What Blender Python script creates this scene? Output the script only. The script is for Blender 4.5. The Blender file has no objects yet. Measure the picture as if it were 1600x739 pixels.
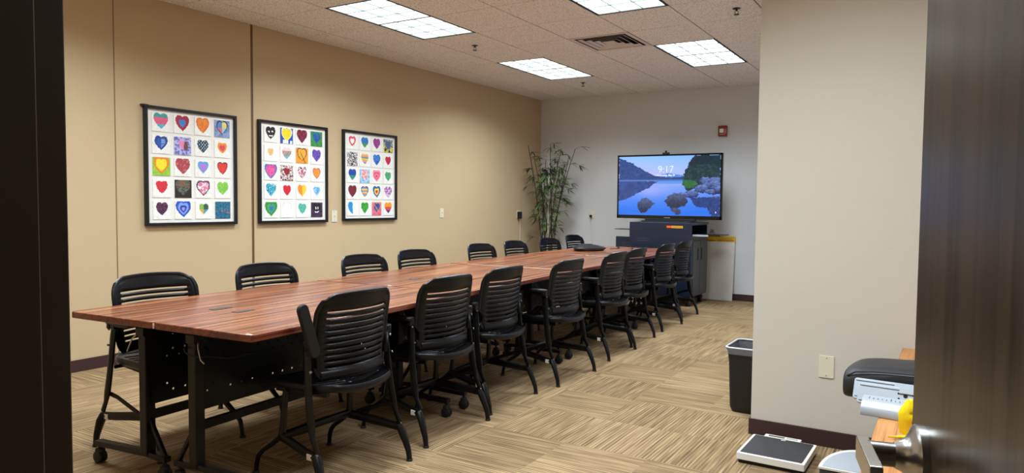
import bpy, bmesh, math, random
from mathutils import Vector, Matrix
PI = math.pi
random.seed(7)
scene = bpy.context.scene
C = scene.collection

# ------------------------------------------------------------------ camera, world, light, exposure
YAW, PITCH, ROLL = -0.52889872, -0.04792806, 0.01116399
F = Vector((math.sin(YAW)*math.cos(PITCH), math.cos(YAW)*math.cos(PITCH), math.sin(PITCH)))
r0 = Vector((math.cos(YAW), -math.sin(YAW), 0)); u0 = r0.cross(F)
r1 = r0*math.cos(ROLL) + u0*math.sin(ROLL); u1 = -r0*math.sin(ROLL) + u0*math.cos(ROLL)
cd = bpy.data.cameras.new('camera'); cam = bpy.data.objects.new('camera', cd); C.objects.link(cam)
M = Matrix((r1, u1, -F)).transposed().to_4x4(); M.translation = Vector((5.34355, -9.09497, 1.24146))
cam.matrix_world = M
cd.sensor_width = 36; cd.lens = 36*1090.3/1600; cd.shift_x = -46.1/1600; cd.clip_start = .02
scene.camera = cam
scene.view_settings.view_transform = 'Standard'; scene.view_settings.look = 'None'
scene.view_settings.gamma = 1; scene.view_settings.use_curve_mapping = False
scene.view_settings.exposure = 0.0
w = bpy.data.worlds.new('world'); scene.world = w; w.use_nodes = True
w.node_tree.nodes['Background'].inputs[0].default_value = (.9, .85, .78, 1)
w.node_tree.nodes['Background'].inputs[1].default_value = .05
scene.cycles.max_bounces = 8; scene.cycles.diffuse_bounces = 5
scene.cycles.use_denoising = True
TROFFER_POWER = 56.0
T = .6096; H = 2.776; RX = .3656; JY = -3.8797        # ceiling grid
PX, PY = 4.446, -5.279                                # corner of the near wall
XR, YN = 6.6, -8.74

# ------------------------------------------------------------------ helpers
def lin(h):
    if isinstance(h, str):
        h = h.lstrip('#'); h = [int(h[i:i+2], 16)/255 for i in (0, 2, 4)]
    return tuple((c/12.92 if c <= .04045 else ((c+.055)/1.055)**2.4) for c in h)
def mat(name, col, rough=.5, metal=0., spec=.5, emit=None, es=0., noise=None, bump=None):
    m = bpy.data.materials.new(name); m.use_nodes = True; nt = m.node_tree; b = nt.nodes['Principled BSDF']
    b.inputs['Base Color'].default_value = (*lin(col), 1)
    b.inputs['Roughness'].default_value = rough; b.inputs['Metallic'].default_value = metal
    b.inputs['Specular IOR Level'].default_value = spec
    if emit: b.inputs['Emission Color'].default_value = (*lin(emit), 1); b.inputs['Emission Strength'].default_value = es
    if noise or bump:
        geo = nt.nodes.new('ShaderNodeTexCoord')
    if noise:                     # (scale, second colour)
        n = nt.nodes.new('ShaderNodeTexNoise'); n.inputs['Scale'].default_value = noise[0]; n.inputs['Detail'].default_value = 4
        mx = nt.nodes.new('ShaderNodeMix'); mx.data_type = 'RGBA'
        mx.inputs[6].default_value = (*lin(col), 1); mx.inputs[7].default_value = (*lin(noise[1]), 1)
        nt.links.new(geo.outputs['Object'], n.inputs['Vector']); nt.links.new(n.outputs['Fac'], mx.inputs[0])
        nt.links.new(mx.outputs[2], b.inputs['Base Color'])
    if bump:                      # (scale, strength)
        n = nt.nodes.new('ShaderNodeTexNoise'); n.inputs['Scale'].default_value = bump[0]; n.inputs['Detail'].default_value = 3
        bp = nt.nodes.new('ShaderNodeBump'); bp.inputs['Strength'].default_value = bump[1]; bp.inputs['Distance'].default_value = .002
        nt.links.new(geo.outputs['Object'], n.inputs['Vector']); nt.links.new(n.outputs['Fac'], bp.inputs['Height'])
        nt.links.new(bp.outputs['Normal'], b.inputs['Normal'])
    return m
def N(nt, t, **k):
    n = nt.nodes.new(t)
    for a, v in k.items(): setattr(n, a, v)
    return n
def BM(): return bmesh.new()
def box(bm, x0, x1, y0, y1, z0, z1, M=None):
    vs = [bm.verts.new((x, y, z)) for x in (x0, x1) for y in (y0, y1) for z in (z0, z1)]
    for f in ((0,1,3,2), (4,6,7,5), (0,4,5,1), (2,3,7,6), (0,2,6,4), (1,5,7,3)):
        bm.faces.new([vs[i] for i in f])
    if M is not None: bmesh.ops.transform(bm, matrix=M, verts=vs)
    return vs
def sweep(bm, pts, ra, rb=None, n=8, up=(0, 0, 1), closed=False, sq=False, caps=True):
    pts = [Vector(p) for p in pts]; m = len(pts); up = Vector(up)
    A = ra if isinstance(ra, (list, tuple)) else [ra]*m
    B = A if rb is None else (rb if isinstance(rb, (list, tuple)) else [rb]*m)
    rings = []; prev = None
    for i, p in enumerate(pts):
        if closed: d = pts[(i+1) % m] - pts[i-1]
        else: d = pts[min(i+1, m-1)] - pts[max(i-1, 0)]
        d.normalize()
        s = d.cross(up)
        if s.length < 1e-3: s = prev or d.orthogonal()
        s.normalize(); t = s.cross(d).normalized(); prev = s
        ring = []
        if sq: offs = [(1, 1), (-1, 1), (-1, -1), (1, -1)]
        else: offs = [(math.cos(2*PI*k/n), math.sin(2*PI*k/n)) for k in range(n)]
        for a, b in offs: ring.append(bm.verts.new(p + s*a*A[i] + t*b*B[i]))
        rings.append(ring)
    k = len(rings[0])
    for i in range(m if closed else m-1):
        a, b = rings[i], rings[(i+1) % m]
        for j in range(k): bm.faces.new((a[j], a[(j+1) % k], b[(j+1) % k], b[j]))
    if caps and not closed:
        bm.faces.new(rings[0][::-1]); bm.faces.new(rings[-1])
def lathe(bm, prof, c=(0, 0, 0), n=20, M=None):
    c = Vector(c); rings = []; allv = []
    for r, z in prof:
        if r < 1e-6: ring = [bm.verts.new(c + Vector((0, 0, z)))]
        else: ring = [bm.verts.new(c + Vector((r*math.cos(2*PI*k/n), r*math.sin(2*PI*k/n), z))) for k in range(n)]
        rings.append(ring); allv += ring
    for a, b in zip(rings, rings[1:]):
        for j in range(n):
            q = [a[j % len(a)], a[(j+1) % len(a)], b[(j+1) % len(b)], b[j % len(b)]]
            q2 = []
            for v in q:
                if v not in q2: q2.append(v)
            if len(q2) > 2: bm.faces.new(q2)
    if len(rings[0]) > 1: bm.faces.new(rings[0][::-1])
    if len(rings[-1]) > 1: bm.faces.new(rings[-1])
    if M is not None: bmesh.ops.transform(bm, matrix=M, verts=allv)
def prism(bm, poly, z0, z1, M=None):
    a = [bm.verts.new((x, y, z0)) for x, y in poly]; b = [bm.verts.new((x, y, z1)) for x, y in poly]
    bm.faces.new(a[::-1]); bm.faces.new(b); n = len(a)
    for i in range(n): bm.faces.new((a[i], a[(i+1) % n], b[(i+1) % n], b[i]))
    if M is not None: bmesh.ops.transform(bm, matrix=M, verts=a+b)
def sphere(bm, c, r, seg=12, sc=(1, 1, 1)):
    d = bmesh.ops.create_uvsphere(bm, u_segments=seg, v_segments=max(6, seg//2), radius=r)
    bmesh.ops.transform(bm, matrix=Matrix.Translation(c) @ Matrix.Diagonal((*sc, 1)), verts=d['verts'])
def rrect(x0, x1, y0, y1, r, n=5):
    out = []
    for cx, cy, a in ((x1-r, y1-r, 0), (x0+r, y1-r, 90), (x0+r, y0+r, 180), (x1-r, y0+r, 270)):
        for k in range(n+1):
            t = math.radians(a + 90*k/n); out.append((cx+r*math.cos(t), cy+r*math.sin(t)))
    return out
def obj(name, bm, m, parent=None, smooth=False, bevel=0, seg=2, kind=None, label=None):
    me = bpy.data.meshes.new(name)
    bmesh.ops.recalc_face_normals(bm, faces=bm.faces)
    bm.to_mesh(me); bm.free()
    for x in (m if isinstance(m, (list, tuple)) else [m]): me.materials.append(x)
    if smooth:
        for p in me.polygons: p.use_smooth = True
        me.set_sharp_from_angle(angle=math.radians(40))
    o = bpy.data.objects.new(name, me); C.objects.link(o)
    if parent: o.parent = parent
    if bevel:
        b = o.modifiers.new('bevel', 'BEVEL'); b.width = bevel; b.segments = seg; b.limit_method = 'ANGLE'; b.angle_limit = math.radians(50)
        for p in me.polygons: p.use_smooth = True
        me.set_sharp_from_angle(angle=math.radians(40)); b.harden_normals = True
    if kind: o['kind'] = kind
    if label: o['label'] = label
    return o
def tag(o, label, cat, group=None, kind=None):
    o['label'] = label; o['category'] = cat
    if group: o['group'] = group
    if kind: o['kind'] = kind
    return o
def thing(name, label, cat, loc=(0, 0, 0), rz=0, group=None):
    o = bpy.data.objects.new(name, None); C.objects.link(o); o.location = loc; o.rotation_euler = (0, 0, rz)
    o.empty_display_size = .1
    return tag(o, label, cat, group)
kids = {}
def copy_tree(o, parent=None):
    c = o.copy(); C.objects.link(c); c.parent = parent
    for ch in [x for x in list(bpy.data.objects) if x.parent == o]: copy_tree(ch, c)
    return c
def struct(name, bm, m, **k): return obj(name, bm, m, kind='structure', **k)
def raster(name, nx, ny, fn, x0, x1, z0, z1, y, m, parent=None, yfun=None):
    """flat picture in the local XZ plane, facing -Y; fn(u, v) gives an sRGB colour, v runs down"""
    me = bpy.data.meshes.new(name); vs = []; fs = []; cols = []
    for j in range(ny+1):
        for i in range(nx+1): vs.append((x0+(x1-x0)*i/nx, y, z1-(z1-z0)*j/ny))
    for j in range(ny):
        for i in range(nx):
            a = j*(nx+1)+i; fs.append((a+nx+1, a+nx+2, a+1, a)); cols.append(lin(fn((i+.5)/nx, (j+.5)/ny)))
    me.from_pydata(vs, [], fs); ca = me.color_attributes.new('Col', 'FLOAT_COLOR', 'CORNER')
    data = []
    for c in cols: data += [*c, 1.]*4
    ca.data.foreach_set('color', data); me.materials.append(m)
    o = bpy.data.objects.new(name, me); C.objects.link(o)
    if parent: o.parent = parent
    return o

# ------------------------------------------------------------------ materials
def wall_mat(name, col, col2):
    m = mat(name, col, rough=.75, spec=.25, noise=(1.3, col2), bump=(140, .25)); return m
M_TAN = wall_mat('tan_wall_covering', '#c7b08d', '#c2aa86')
M_GREY = wall_mat('pale_grey_paint', '#d4d5d6', '#d0d1d2')
M_CREAM = wall_mat('cream_grey_paint', '#cfc8bb', '#cbc4b6')
M_BASE = mat('maroon_vinyl_base', '#3e2a29', rough=.5, spec=.3)
M_BLACK = mat('black_plastic', '#111112', rough=.42, noise=(30, '#1b1b1c'), bump=(900, .25))
M_SEAT = mat('black_seat_plastic', '#0d0d0f', rough=.30, spec=.26, bump=(1200, .2))
M_FRAME = mat('black_powder_coat', '#0a0a0b', rough=.34, spec=.28)
M_TLEG = mat('black_table_steel', '#0e0d0d', rough=.4, spec=.28)
M_PAD = mat('arm_pad', '#111113', rough=.45, spec=.3, bump=(800, .4))
M_BOLT = mat('zinc_bolt', '#a8a49c', rough=.3, metal=1)
M_RUBBER = mat('rubber', '#0e0e0f', rough=.7)
M_STICK = mat('white_sticker', '#d9d6cc', rough=.5)
M_PLATE = mat('ivory_plate', '#dcd6bd', rough=.4)
M_WHITE = mat('white_plastic', '#e4e2da', rough=.4)
M_CART = mat('dark_blue_grey_steel', '#151e30', rough=.36, noise=(3, '#172134'))
M_CARTS = mat('grey_steel_side', '#3a3a3d', rough=.45)
M_RED = mat('fire_alarm_red', '#8c1c1e', rough=.35)
M_LENS = mat('strobe_lens', '#dfe3e4', rough=.1)
M_STEEL = mat('brushed_nickel', '#b9b7b2', rough=.27, metal=1)
M_DARKSTEEL = mat('smoky_nickel', '#a09e9b', rough=.22, metal=1)
M_SILVER = mat('silver_plastic', '#a4abb3', rough=.35, metal=.1)
M_YEL = mat('yellow_band', '#d9a81d', rough=.5)
M_ORANGE = mat('orange_label', '#e0541f', rough=.5)
M_LABELY = mat('label_yellow', '#e8ab28', rough=.5)
M_DARKBROWN = mat('sign_print', '#6e2f14', rough=.6)
M_BOARD = mat('white_board', '#d8d4cd', rough=.3)

def carpet():
    m = bpy.data.materials.new('carpet_tiles'); m.use_nodes = True; nt = m.node_tree; L = nt.links; b = nt.nodes['Principled BSDF']
    b.inputs['Roughness'].default_value = .95; b.inputs['Specular IOR Level'].default_value = .1
    g = N(nt, 'ShaderNodeNewGeometry'); 
    def vm(op, a, v=None):
        n = N(nt, 'ShaderNodeVectorMath', operation=op); L.new(a, n.inputs[0])
        if v is not None: n.inputs[1].default_value = v
        return n.outputs[0]
    s = .457
    cell = vm('FLOOR', vm('MULTIPLY', g.outputs['Position'], (1/s, 1/s, 0)))
    wn = N(nt, 'ShaderNodeTexWhiteNoise', noise_dimensions='3D'); L.new(cell, wn.inputs['Vector'])
    sx = N(nt, 'ShaderNodeSeparateXYZ'); L.new(cell, sx.inputs[0])
    ad = N(nt, 'ShaderNodeMath', operation='ADD'); L.new(sx.outputs[0], ad.inputs[0]); L.new(sx.outputs[1], ad.inputs[1])
    md = N(nt, 'ShaderNodeMath', operation='PINGPONG'); L.new(ad.outputs[0], md.inputs[0]); md.inputs[1].default_value = 1
    # mostly a quarter-turned checker, some tiles break the rule
    gt = N(nt, 'ShaderNodeMath', operation='GREATER_THAN'); L.new(wn.outputs['Value'], gt.inputs[0]); gt.inputs[1].default_value = .72
    xo = N(nt, 'ShaderNodeMath', operation='SUBTRACT'); L.new(md.outputs[0], xo.inputs[0]); L.new(gt.outputs[0], xo.inputs[1])
    ab = N(nt, 'ShaderNodeMath', operation='ABSOLUTE'); L.new(xo.outputs[0], ab.inputs[0])
    def stripes(sa, sb, det, off):
        ps = []
        for v in ((sa, sb, 1), (sb, sa, 1)):
            p = vm('MULTIPLY', g.outputs['Position'], v)
            q = N(nt, 'ShaderNodeVectorMath', operation='MULTIPLY_ADD'); L.new(wn.outputs['Color'], q.inputs[0]); q.inputs[1].default_value = (37, 51, 9)
            L.new(p, q.inputs[2]); ps.append(q.outputs[0])
        mx = N(nt, 'ShaderNodeMix', data_type='VECTOR'); L.new(ab.outputs[0], mx.inputs[0]); L.new(ps[0], mx.inputs[4]); L.new(ps[1], mx.inputs[5])
        n = N(nt, 'ShaderNodeTexNoise'); n.inputs['Scale'].default_value = 1; n.inputs['Detail'].default_value = det; L.new(mx.outputs[1], n.inputs['Vector'])
        return n.outputs['Fac']
    f1 = stripes(170, 5.0, 1.5, 0); f2 = stripes(55, 2.2, 1, 5)
    sp = N(nt, 'ShaderNodeSeparateXYZ'); L.new(g.outputs['Position'], sp.inputs[0])
    pm = N(nt, 'ShaderNodeMix', data_type='FLOAT'); L.new(ab.outputs[0], pm.inputs[0]); L.new(sp.outputs[0], pm.inputs[2]); L.new(sp.outputs[1], pm.inputs[3])
    pf = N(nt, 'ShaderNodeMath', operation='MULTIPLY'); L.new(pm.outputs[0], pf.inputs[0]); pf.inputs[1].default_value = 2*PI/.0185
    sn = N(nt, 'ShaderNodeMath', operation='SINE'); L.new(pf.outputs[0], sn.inputs[0])
    f2b = N(nt, 'ShaderNodeMath', operation='MULTIPLY_ADD'); L.new(sn.outputs[0], f2b.inputs[0]); f2b.inputs[1].default_value = .075; f2b.inputs[2].default_value = .15
    sm = N(nt, 'ShaderNodeMath', operation='MULTIPLY_ADD'); L.new(f2, sm.inputs[0]); sm.inputs[1].default_value = .38; 
    h = N(nt, 'ShaderNodeMath', operation='MULTIPLY_ADD'); L.new(f1, h.inputs[0]); h.inputs[1].default_value = .5; L.new(f2b.outputs[0], h.inputs[2]); L.new(h.outputs[0], sm.inputs[2])
    fine = N(nt, 'ShaderNodeTexNoise'); fine.inputs['Scale'].default_value = 260; fine.inputs['Detail'].default_value = 2; L.new(g.outputs['Position'], fine.inputs['Vector'])
    s3 = N(nt, 'ShaderNodeMath', operation='MULTIPLY_ADD'); L.new(fine.outputs['Fac'], s3.inputs[0]); s3.inputs[1].default_value = .22; L.new(sm.outputs[0], s3.inputs[2])
    s4 = N(nt, 'ShaderNodeMath', operation='MULTIPLY_ADD'); L.new(wn.outputs['Value'], s4.inputs[0]); s4.inputs[1].default_value = .07; L.new(s3.outputs[0], s4.inputs[2])
    r = N(nt, 'ShaderNodeValToRGB'); e = r.color_ramp.elements
    e[0].position = .53; e[0].color = (*lin('#5b4934'), 1); e[1].position = .93; e[1].color = (*lin('#af9772'), 1)
    k = e.new(.66); k.color = (*lin('#786148'), 1); k = e.new(.78); k.color = (*lin('#907858'), 1)
    L.new(s4.outputs[0], r.inputs[0]); L.new(r.outputs[0], b.inputs['Base Color'])
    bp = N(nt, 'ShaderNodeBump'); bp.inputs['Strength'].default_value = .5; bp.inputs['Distance'].default_value = .003
    L.new(s3.outputs[0], bp.inputs['Height']); L.new(bp.outputs['Normal'], b.inputs['Normal'])
    return m
def wood(name, c0, c1, c2, rough, axis, sc=1., dens=1.):
    """straight-grained wood; the grain runs along the local axis"""
    m = bpy.data.materials.new(name); m.use_nodes = True; nt = m.node_tree; L = nt.links; b = nt.nodes['Principled BSDF']
    b.inputs['Roughness'].default_value = rough
    t = N(nt, 'ShaderNodeTexCoord'); oi = N(nt, 'ShaderNodeObjectInfo')
    def no(a, c, det, dist=0):
        v = [a*sc]*3; v[axis] = c*sc
        mu = N(nt, 'ShaderNodeVectorMath', operation='MULTIPLY'); L.new(t.outputs['Object'], mu.inputs[0]); mu.inputs[1].default_value = v
        ad = N(nt, 'ShaderNodeVectorMath', operation='MULTIPLY_ADD'); L.new(oi.outputs['Random'], ad.inputs[0]); ad.inputs[1].default_value = (90, 70, 30); L.new(mu.outputs[0], ad.inputs[2])
        n = N(nt, 'ShaderNodeTexNoise'); n.inputs['Scale'].default_value = 1; n.inputs['Detail'].default_value = det; n.inputs['Distortion'].default_value = dist
        L.new(ad.outputs[0], n.inputs['Vector']); return n.outputs['Fac']
    a = no(38, .9, 5, .5); c = no(150, 2.5, 3)
    s = N(nt, 'ShaderNodeMath', operation='MULTIPLY_ADD'); L.new(c, s.inputs[0]); s.inputs[1].default_value = .35*dens
    h = N(nt, 'ShaderNodeMath', operation='MULTIPLY'); L.new(a, h.inputs[0]); h.inputs[1].default_value = .8; L.new(h.outputs[0], s.inputs[2])
    r = N(nt, 'ShaderNodeValToRGB'); e = r.color_ramp.elements; e[0].position = .46; e[0].color = (*lin(c0), 1); e[1].position = .68; e[1].color = (*lin(c2), 1)
    k = e.new(.56); k.color = (*lin(c1), 1)
    L.new(s.outputs[0], r.inputs[0]); L.new(r.outputs[0], b.inputs['Base Color'])
    return m
M_CARPET = carpet()
M_CHERRY = wood('cherry_laminate', '#48200f', '#7a442a', '#9b6342', .27, 1)
M_CHERRYE = wood('cherry_edge', '#47190e', '#6a2c18', '#7f3f26', .3, 1)
M_OAK = wood('oak_laminate', '#6a3a1a', '#a96c36', '#c2864a', .4, 1, 1.9, 1.5)
M_DOOR = wood('dark_walnut_door', '#281f16', '#3b2f22', '#4a3c2c', .31, 2, .9)
M_JAMB = mat('dark_bronze_jamb', '#4a3b29', rough=.4, noise=(8, '#3d3021'))
M_CHIP = mat('pale_edge_strip', '#d8c9b6', rough=.6)
def ceil_mat():
    m = bpy.data.materials.new('acoustic_tile'); m.use_nodes = True; nt = m.node_tree; L = nt.links; b = nt.nodes['Principled BSDF']
    b.inputs['Roughness'].default_value = .9; b.inputs['Specular IOR Level'].default_value = .1
    g = N(nt, 'ShaderNodeNewGeometry'); n = N(nt, 'ShaderNodeTexNoise'); n.inputs['Scale'].default_value = 75; n.inputs['Detail'].default_value = 3
    L.new(g.outputs['Position'], n.inputs['Vector'])
    r = N(nt, 'ShaderNodeValToRGB'); e = r.color_ramp.elements; e[0].position = .36; e[0].color = (*lin('#bdb6b0'), 1); e[1].position = .5; e[1].color = (*lin('#ebe7e3'), 1)
    L.new(n.outputs['Fac'], r.inputs[0]); L.new(r.outputs[0], b.inputs['Base Color'])
    bp = N(nt, 'ShaderNodeBump'); bp.inputs['Strength'].default_value = .35; bp.inputs['Distance'].default_value = .002; L.new(n.outputs['Fac'], bp.inputs['Height']); L.new(bp.outputs['Normal'], b.inputs['Normal'])
    return m
M_TILE = ceil_mat()
M_GRID = mat('ceiling_grid_shaded', '#5d524a', rough=.7)  # dark brown paints in the shade of the tile reveals
M_GRID2 = mat('ceiling_cross_grid_lit', '#a3968c', rough=.7)  # lighter colour paints the cross bars as lit
M_VENT = mat('vent_paint', '#cfc6bf', rough=.5)
M_DARK = mat('dark_cavity', '#191615', rough=.9)
def attr_mat(name, rough, emit=0):
    m = bpy.data.materials.new(name); m.use_nodes = True; nt = m.node_tree; b = nt.nodes['Principled BSDF']
    a = N(nt, 'ShaderNodeAttribute', attribute_name='Col'); b.inputs['Roughness'].default_value = rough
    if emit:
        b.inputs['Base Color'].default_value = (.01, .01, .012, 1); nt.links.new(a.outputs['Color'], b.inputs['Emission Color']); b.inputs['Emission Strength'].default_value = emit
    else: nt.links.new(a.outputs['Color'], b.inputs['Base Color'])
    return m
M_PAINT = attr_mat('painted_art', .6)
M_SCREEN = attr_mat('lit_screen', .15, 1.35)

# ------------------------------------------------------------------ room shell
bm = BM(); box(bm, -.1, XR, -10.6, .1, -.05, 0); struct('floor', bm, M_CARPET)
bm = BM(); box(bm, -.12, 0, YN-.12, .12, 0, H+.12); struct('wall_left', bm, M_TAN)
bm = BM(); box(bm, 0, PX, 0, .12, 0, H+.12); struct('wall_back', bm, M_GREY)
bm = BM(); box(bm, PX, PX+.12, PY+.12, .12, 0, H+.12); struct('wall_right', bm, M_GREY)
bm = BM(); box(bm, PX, XR+.12, PY, PY+.12, 0, H+.12); struct('wall_near_right', bm, M_CREAM)
bm = BM(); box(bm, XR, XR+.12, YN-.12, PY, 0, H+.12); struct('wall_alcove', bm, M_CREAM)
JX0, JX1 = 4.593, 5.53                                  # doorway the camera looks through
bm = BM(); box(bm, 0, JX0-.03, YN-.12, YN, 0, H+.12); box(bm, JX1+.03, XR, YN-.12, YN, 0, H+.12); box(bm, JX0-.03, JX1+.03, YN-.12, YN, 2.17, H+.12)
struct('wall_doorway', bm, M_TAN)
# corridor behind the doorway
bm = BM(); box(bm, 2.5, 8, -10.72, -10.6, 0, 2.7); box(bm, 2.38, 2.5, -10.6, YN-.12, 0, 2.7); box(bm, 8, 8.12, -10.6, YN-.12, 0, 2.7)
box(bm, XR+.12, 8, YN-.12, YN-.02, 0, 2.7); struct('wall_corridor', bm, M_CREAM)
bm = BM(); box(bm, 2.38, 8.12, -10.72, YN-.12, 2.7, 2.8); struct('ceiling_corridor', bm, M_TILE)
# wall covering seams on the left wall
for i, (y, wd) in enumerate(((-6.212, .0035), (-5.038, .011))):
    bm = BM(); box(bm, 0, .0015, y-wd, y+wd, .085, H)
    if wd > .01: box(bm, .0015, .004, y+wd*.5, y+wd, .085, H)
    struct('trim_%d' % (i+1), bm, mat('seam_strip', '#6b4f31' if wd > .01 else '#7d6444', rough=.5))
def base(name, x0, x1, y0, y1):
    bm = BM(); box(bm, x0, x1, y0, y1, 0, .086); struct(name, bm, M_BASE, bevel=.002)
base('baseboard_left', 0, .01, YN, -.01); base('baseboard_back', .01, PX, -.01, 0)
base('baseboard_right', PX-.01, PX, PY, -.01); base('baseboard_near_right', PX-.01, XR, PY-.01, PY)

# door frame (jambs, stops, casing) and the open door leaf
bm = BM()
for x0, x1, s in ((JX0-.03, JX0, 1), (JX1, JX1+.03, -1)):
    box(bm, x0, x1, YN-.125, YN+.004, 0, 2.14)
    if s == 1: box(bm, x1, x1+.013, YN-.078, YN-.027, 0, 2.14)
    else: box(bm, x0-.013, x0, YN-.078, YN-.027, 0, 2.14)
box(bm, JX0-.03, JX1+.03, YN-.125, YN+.004, 2.14, 2.17)
for y0, y1 in ((YN, YN+.008), (YN-.13, YN-.12)):
    box(bm, JX0-.055, JX0-.012, y0, y1, 0, 2.19); box(bm, JX1+.012, JX1+.055, y0, y1, 0, 2.19); box(bm, JX0-.055, JX1+.055, y0, y1, 2.15, 2.19)
struct('door_1', bm, M_JAMB, bevel=.002)
# leaf: from the hinge (5.513, -8.821) to the latch edge (5.306, -7.945)
dl = thing('door', 'dark walnut door leaf standing open at the right edge of the photo', 'door', (5.306, -7.945, .01))
dv = Vector((.2303, -.9731, 0)); dn = Vector((-.9731, -.2303, 0))
dl.matrix_world = Matrix((dv, Vector((.9731, .2303, 0)), Vector((0, 0, 1)))).transposed().to_4x4()
dl.location = (5.306, -7.945, .01)
DOORROT = dl.matrix_world.to_euler(); dl.rotation_euler = DOORROT
# local axes: x runs to the hinge, y into the leaf (away from the seen face), z up
bm = BM(); box(bm, 0, .905, 0, .044, 0, 2.12); obj('leaf', bm, M_DOOR, dl, bevel=.0015)
bm = BM(); box(bm, -.001, .0005, .006, .038, .84, .99); obj('latch_plate', bm, M_STEEL, dl)
bm = BM(); Mx = Matrix.Translation((.073, 0, .888)) @ Matrix.Rotation(PI/2, 4, 'X')
lathe(bm, [(.0445, 0), (.0445, .009), (.041, .0125), (.034, .0155), (.027, .020), (.0215, .027), (.0185, .034), (.0175, .036)], n=40, M=Mx)
rose = obj('handle_rose', bm, M_STEEL, dl, smooth=True)
bm = BM(); lathe(bm, [(.0165, .034), (.0168, .068), (.0168, .070)], n=32, M=Mx)
hd = obj('lever_handle', bm, M_DARKSTEEL, dl, smooth=True)
bm = BM(); prism(bm, rrect(-.022, .105, -.0165, .0165, .004), 0, .016, Matrix.Translation((.073, -.066, .888)) @ Matrix.Rotation(PI/2, 4, 'X'))
obj('lever_blade', bm, M_STEEL, hd, bevel=.0015)
for z in (.25, 1.05, 1.85):
    bm = BM(); lathe(bm, [(.006, 0), (.006, .11)], (.911, -.004, z), 12); box(bm, .87, .9055, -.001, .0005, z, z+.11); obj('hinge', bm, M_STEEL, dl, smooth=True)

# ------------------------------------------------------------------ ceiling
lights = []      # (col, row) of the near left grid corner; each 1 x 2 tiles
for r in (-6, -2, 2):
    for c in (1, 4): lights.append((c, r))
lights.append((7, -6))
vent = (3, 1)
openings = {(c, r+k) for c, r in lights for k in (0, 1)} | {vent}
bm = BM(); g = .0058
for i in range(-1, 11):
    for j in range(-9, 7):
        x0 = max(RX+T*i, 0); x1 = min(RX+T*(i+1), XR); y0 = max(JY+T*j, YN); y1 = min(JY+T*(j+1), 0)
        if x1-x0 < .02 or y1-y0 < .02 or (i, j) in openings: continue
        if y0 >= PY+.1 and x0 > PX: continue
        if x1 > PX and y0 >= PY+.05: x1 = PX
        box(bm, x0+g, x1-g, y0+g*.6, y1-g*.6, H, H+.012)
struct('ceiling', bm, M_TILE)
bm = BM()
for i in range(0, 11):
    x = RX+T*i; box(bm, x-.012, x+.012, YN, 0, H+.0065, H+.03)
struct('trim_3', bm, M_GRID)
bm = BM()
for j in range(-7, 7):
    y = JY+T*j; box(bm, 0, XR, y-.012, y+.012, H+.005, H+.006)
struct('trim_4', bm, M_GRID2)
bm = BM(); box(bm, -.1, XR+.1, YN-.1, .1, H+.2, H+.22); struct('ceiling_slab', bm, M_DARK)

M_LOUV = mat('louver_grey', '#565a59', rough=.5)
M_DIFF = mat('fluorescent_diffuser', '#ffffff', rough=.5, emit='#f2fffa', es=1.6)
M_TRIM = mat('troffer_dark_reveal', '#1c1a19', rough=.6)
def troffer():
    t = thing('ceiling_light', 'x', 'ceiling light')
    bm = BM(); e = .012                                    # housing: four walls and a top
    for a in ((e, e+.004, e, 2*T-e), (T-e-.004, T-e, e, 2*T-e), (e, T-e, e, e+.004), (e, T-e, 2*T-e-.004, 2*T-e)): box(bm, *a, .003, .1)
    box(bm, e, T-e, e, 2*T-e, .1, .104); obj('housing', bm, M_WHITE, t)
    bm = BM()
    for a in ((0, e+.006, 0, 2*T), (T-e-.006, T, 0, 2*T), (e, T-e, 0, e+.006), (e, T-e, 2*T-e-.006, 2*T)): box(bm, *a, -.001, .004)
    obj('frame', bm, M_TRIM, t, label='thin dark frame around the light')
    bm = BM(); box(bm, .013, T-.013, .013, 2*T-.013, .020, .022); obj('diffuser', bm, M_DIFF, t)
    bm = BM()
    xs = [.018+(T-.036)*k/3 for k in range(4)]; ys = [.018+(2*T-.036)*k/6 for k in range(7)]
    def blade(p, q, ax):
        prof = ((.0036, .001), (.0040, .0105))
        pts = [(-a, z) for a, z in prof] + [(a, z) for a, z in reversed(prof)]
        vs0 = [bm.verts.new((p[0]+(a if ax else 0), p[1]+(0 if ax else a), z)) for a, z in pts]
        vs1 = [bm.verts.new((q[0]+(a if ax else 0), q[1]+(0 if ax else a), z)) for a, z in pts]
        bm.faces.new(vs0); bm.faces.new(vs1[::-1])
        for k in range(len(pts)): bm.faces.new((vs0[k], vs0[(k+1) % len(pts)], vs1[(k+1) % len(pts)], vs1[k]))
    for x in xs: blade((x, ys[0]), (x, ys[-1]), 1)
    for y in ys: blade((xs[0], y), (xs[-1], y), 0)
    obj('louver', bm, M_LOUV, t)
    ld = bpy.data.lights.new('fluorescent_light', 'AREA'); ld.shape = 'RECTANGLE'; ld.size = T-.036; ld.size_y = 2*T-.036
    ld.energy = TROFFER_POWER; ld.color = (.86, .97, 1.06); ld.spread = math.radians(146)
    lo = bpy.data.objects.new('fluorescent_light', ld); C.objects.link(lo); lo.parent = t; lo.location = (T/2, T, .016)
    return t
tl = troffer()
LAB = {(1, -2): 'rectangular fluorescent ceiling light above the framed hearts, cut by the top edge of the photo',
       (4, -2): 'fluorescent ceiling light at the top centre, only its far end in the photo',
       (1, 2): 'fluorescent ceiling light nearest the bamboo corner, left of the air vent',
       (4, 2): 'fluorescent ceiling light right of the air vent, above the television',
       (1, -6): 'ceiling light over the near left of the room, outside the photo',
       (4, -6): 'ceiling light over the near middle of the room, outside the photo',
       (7, -6): 'ceiling light over the alcove by the oak table, outside the photo'}
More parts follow.
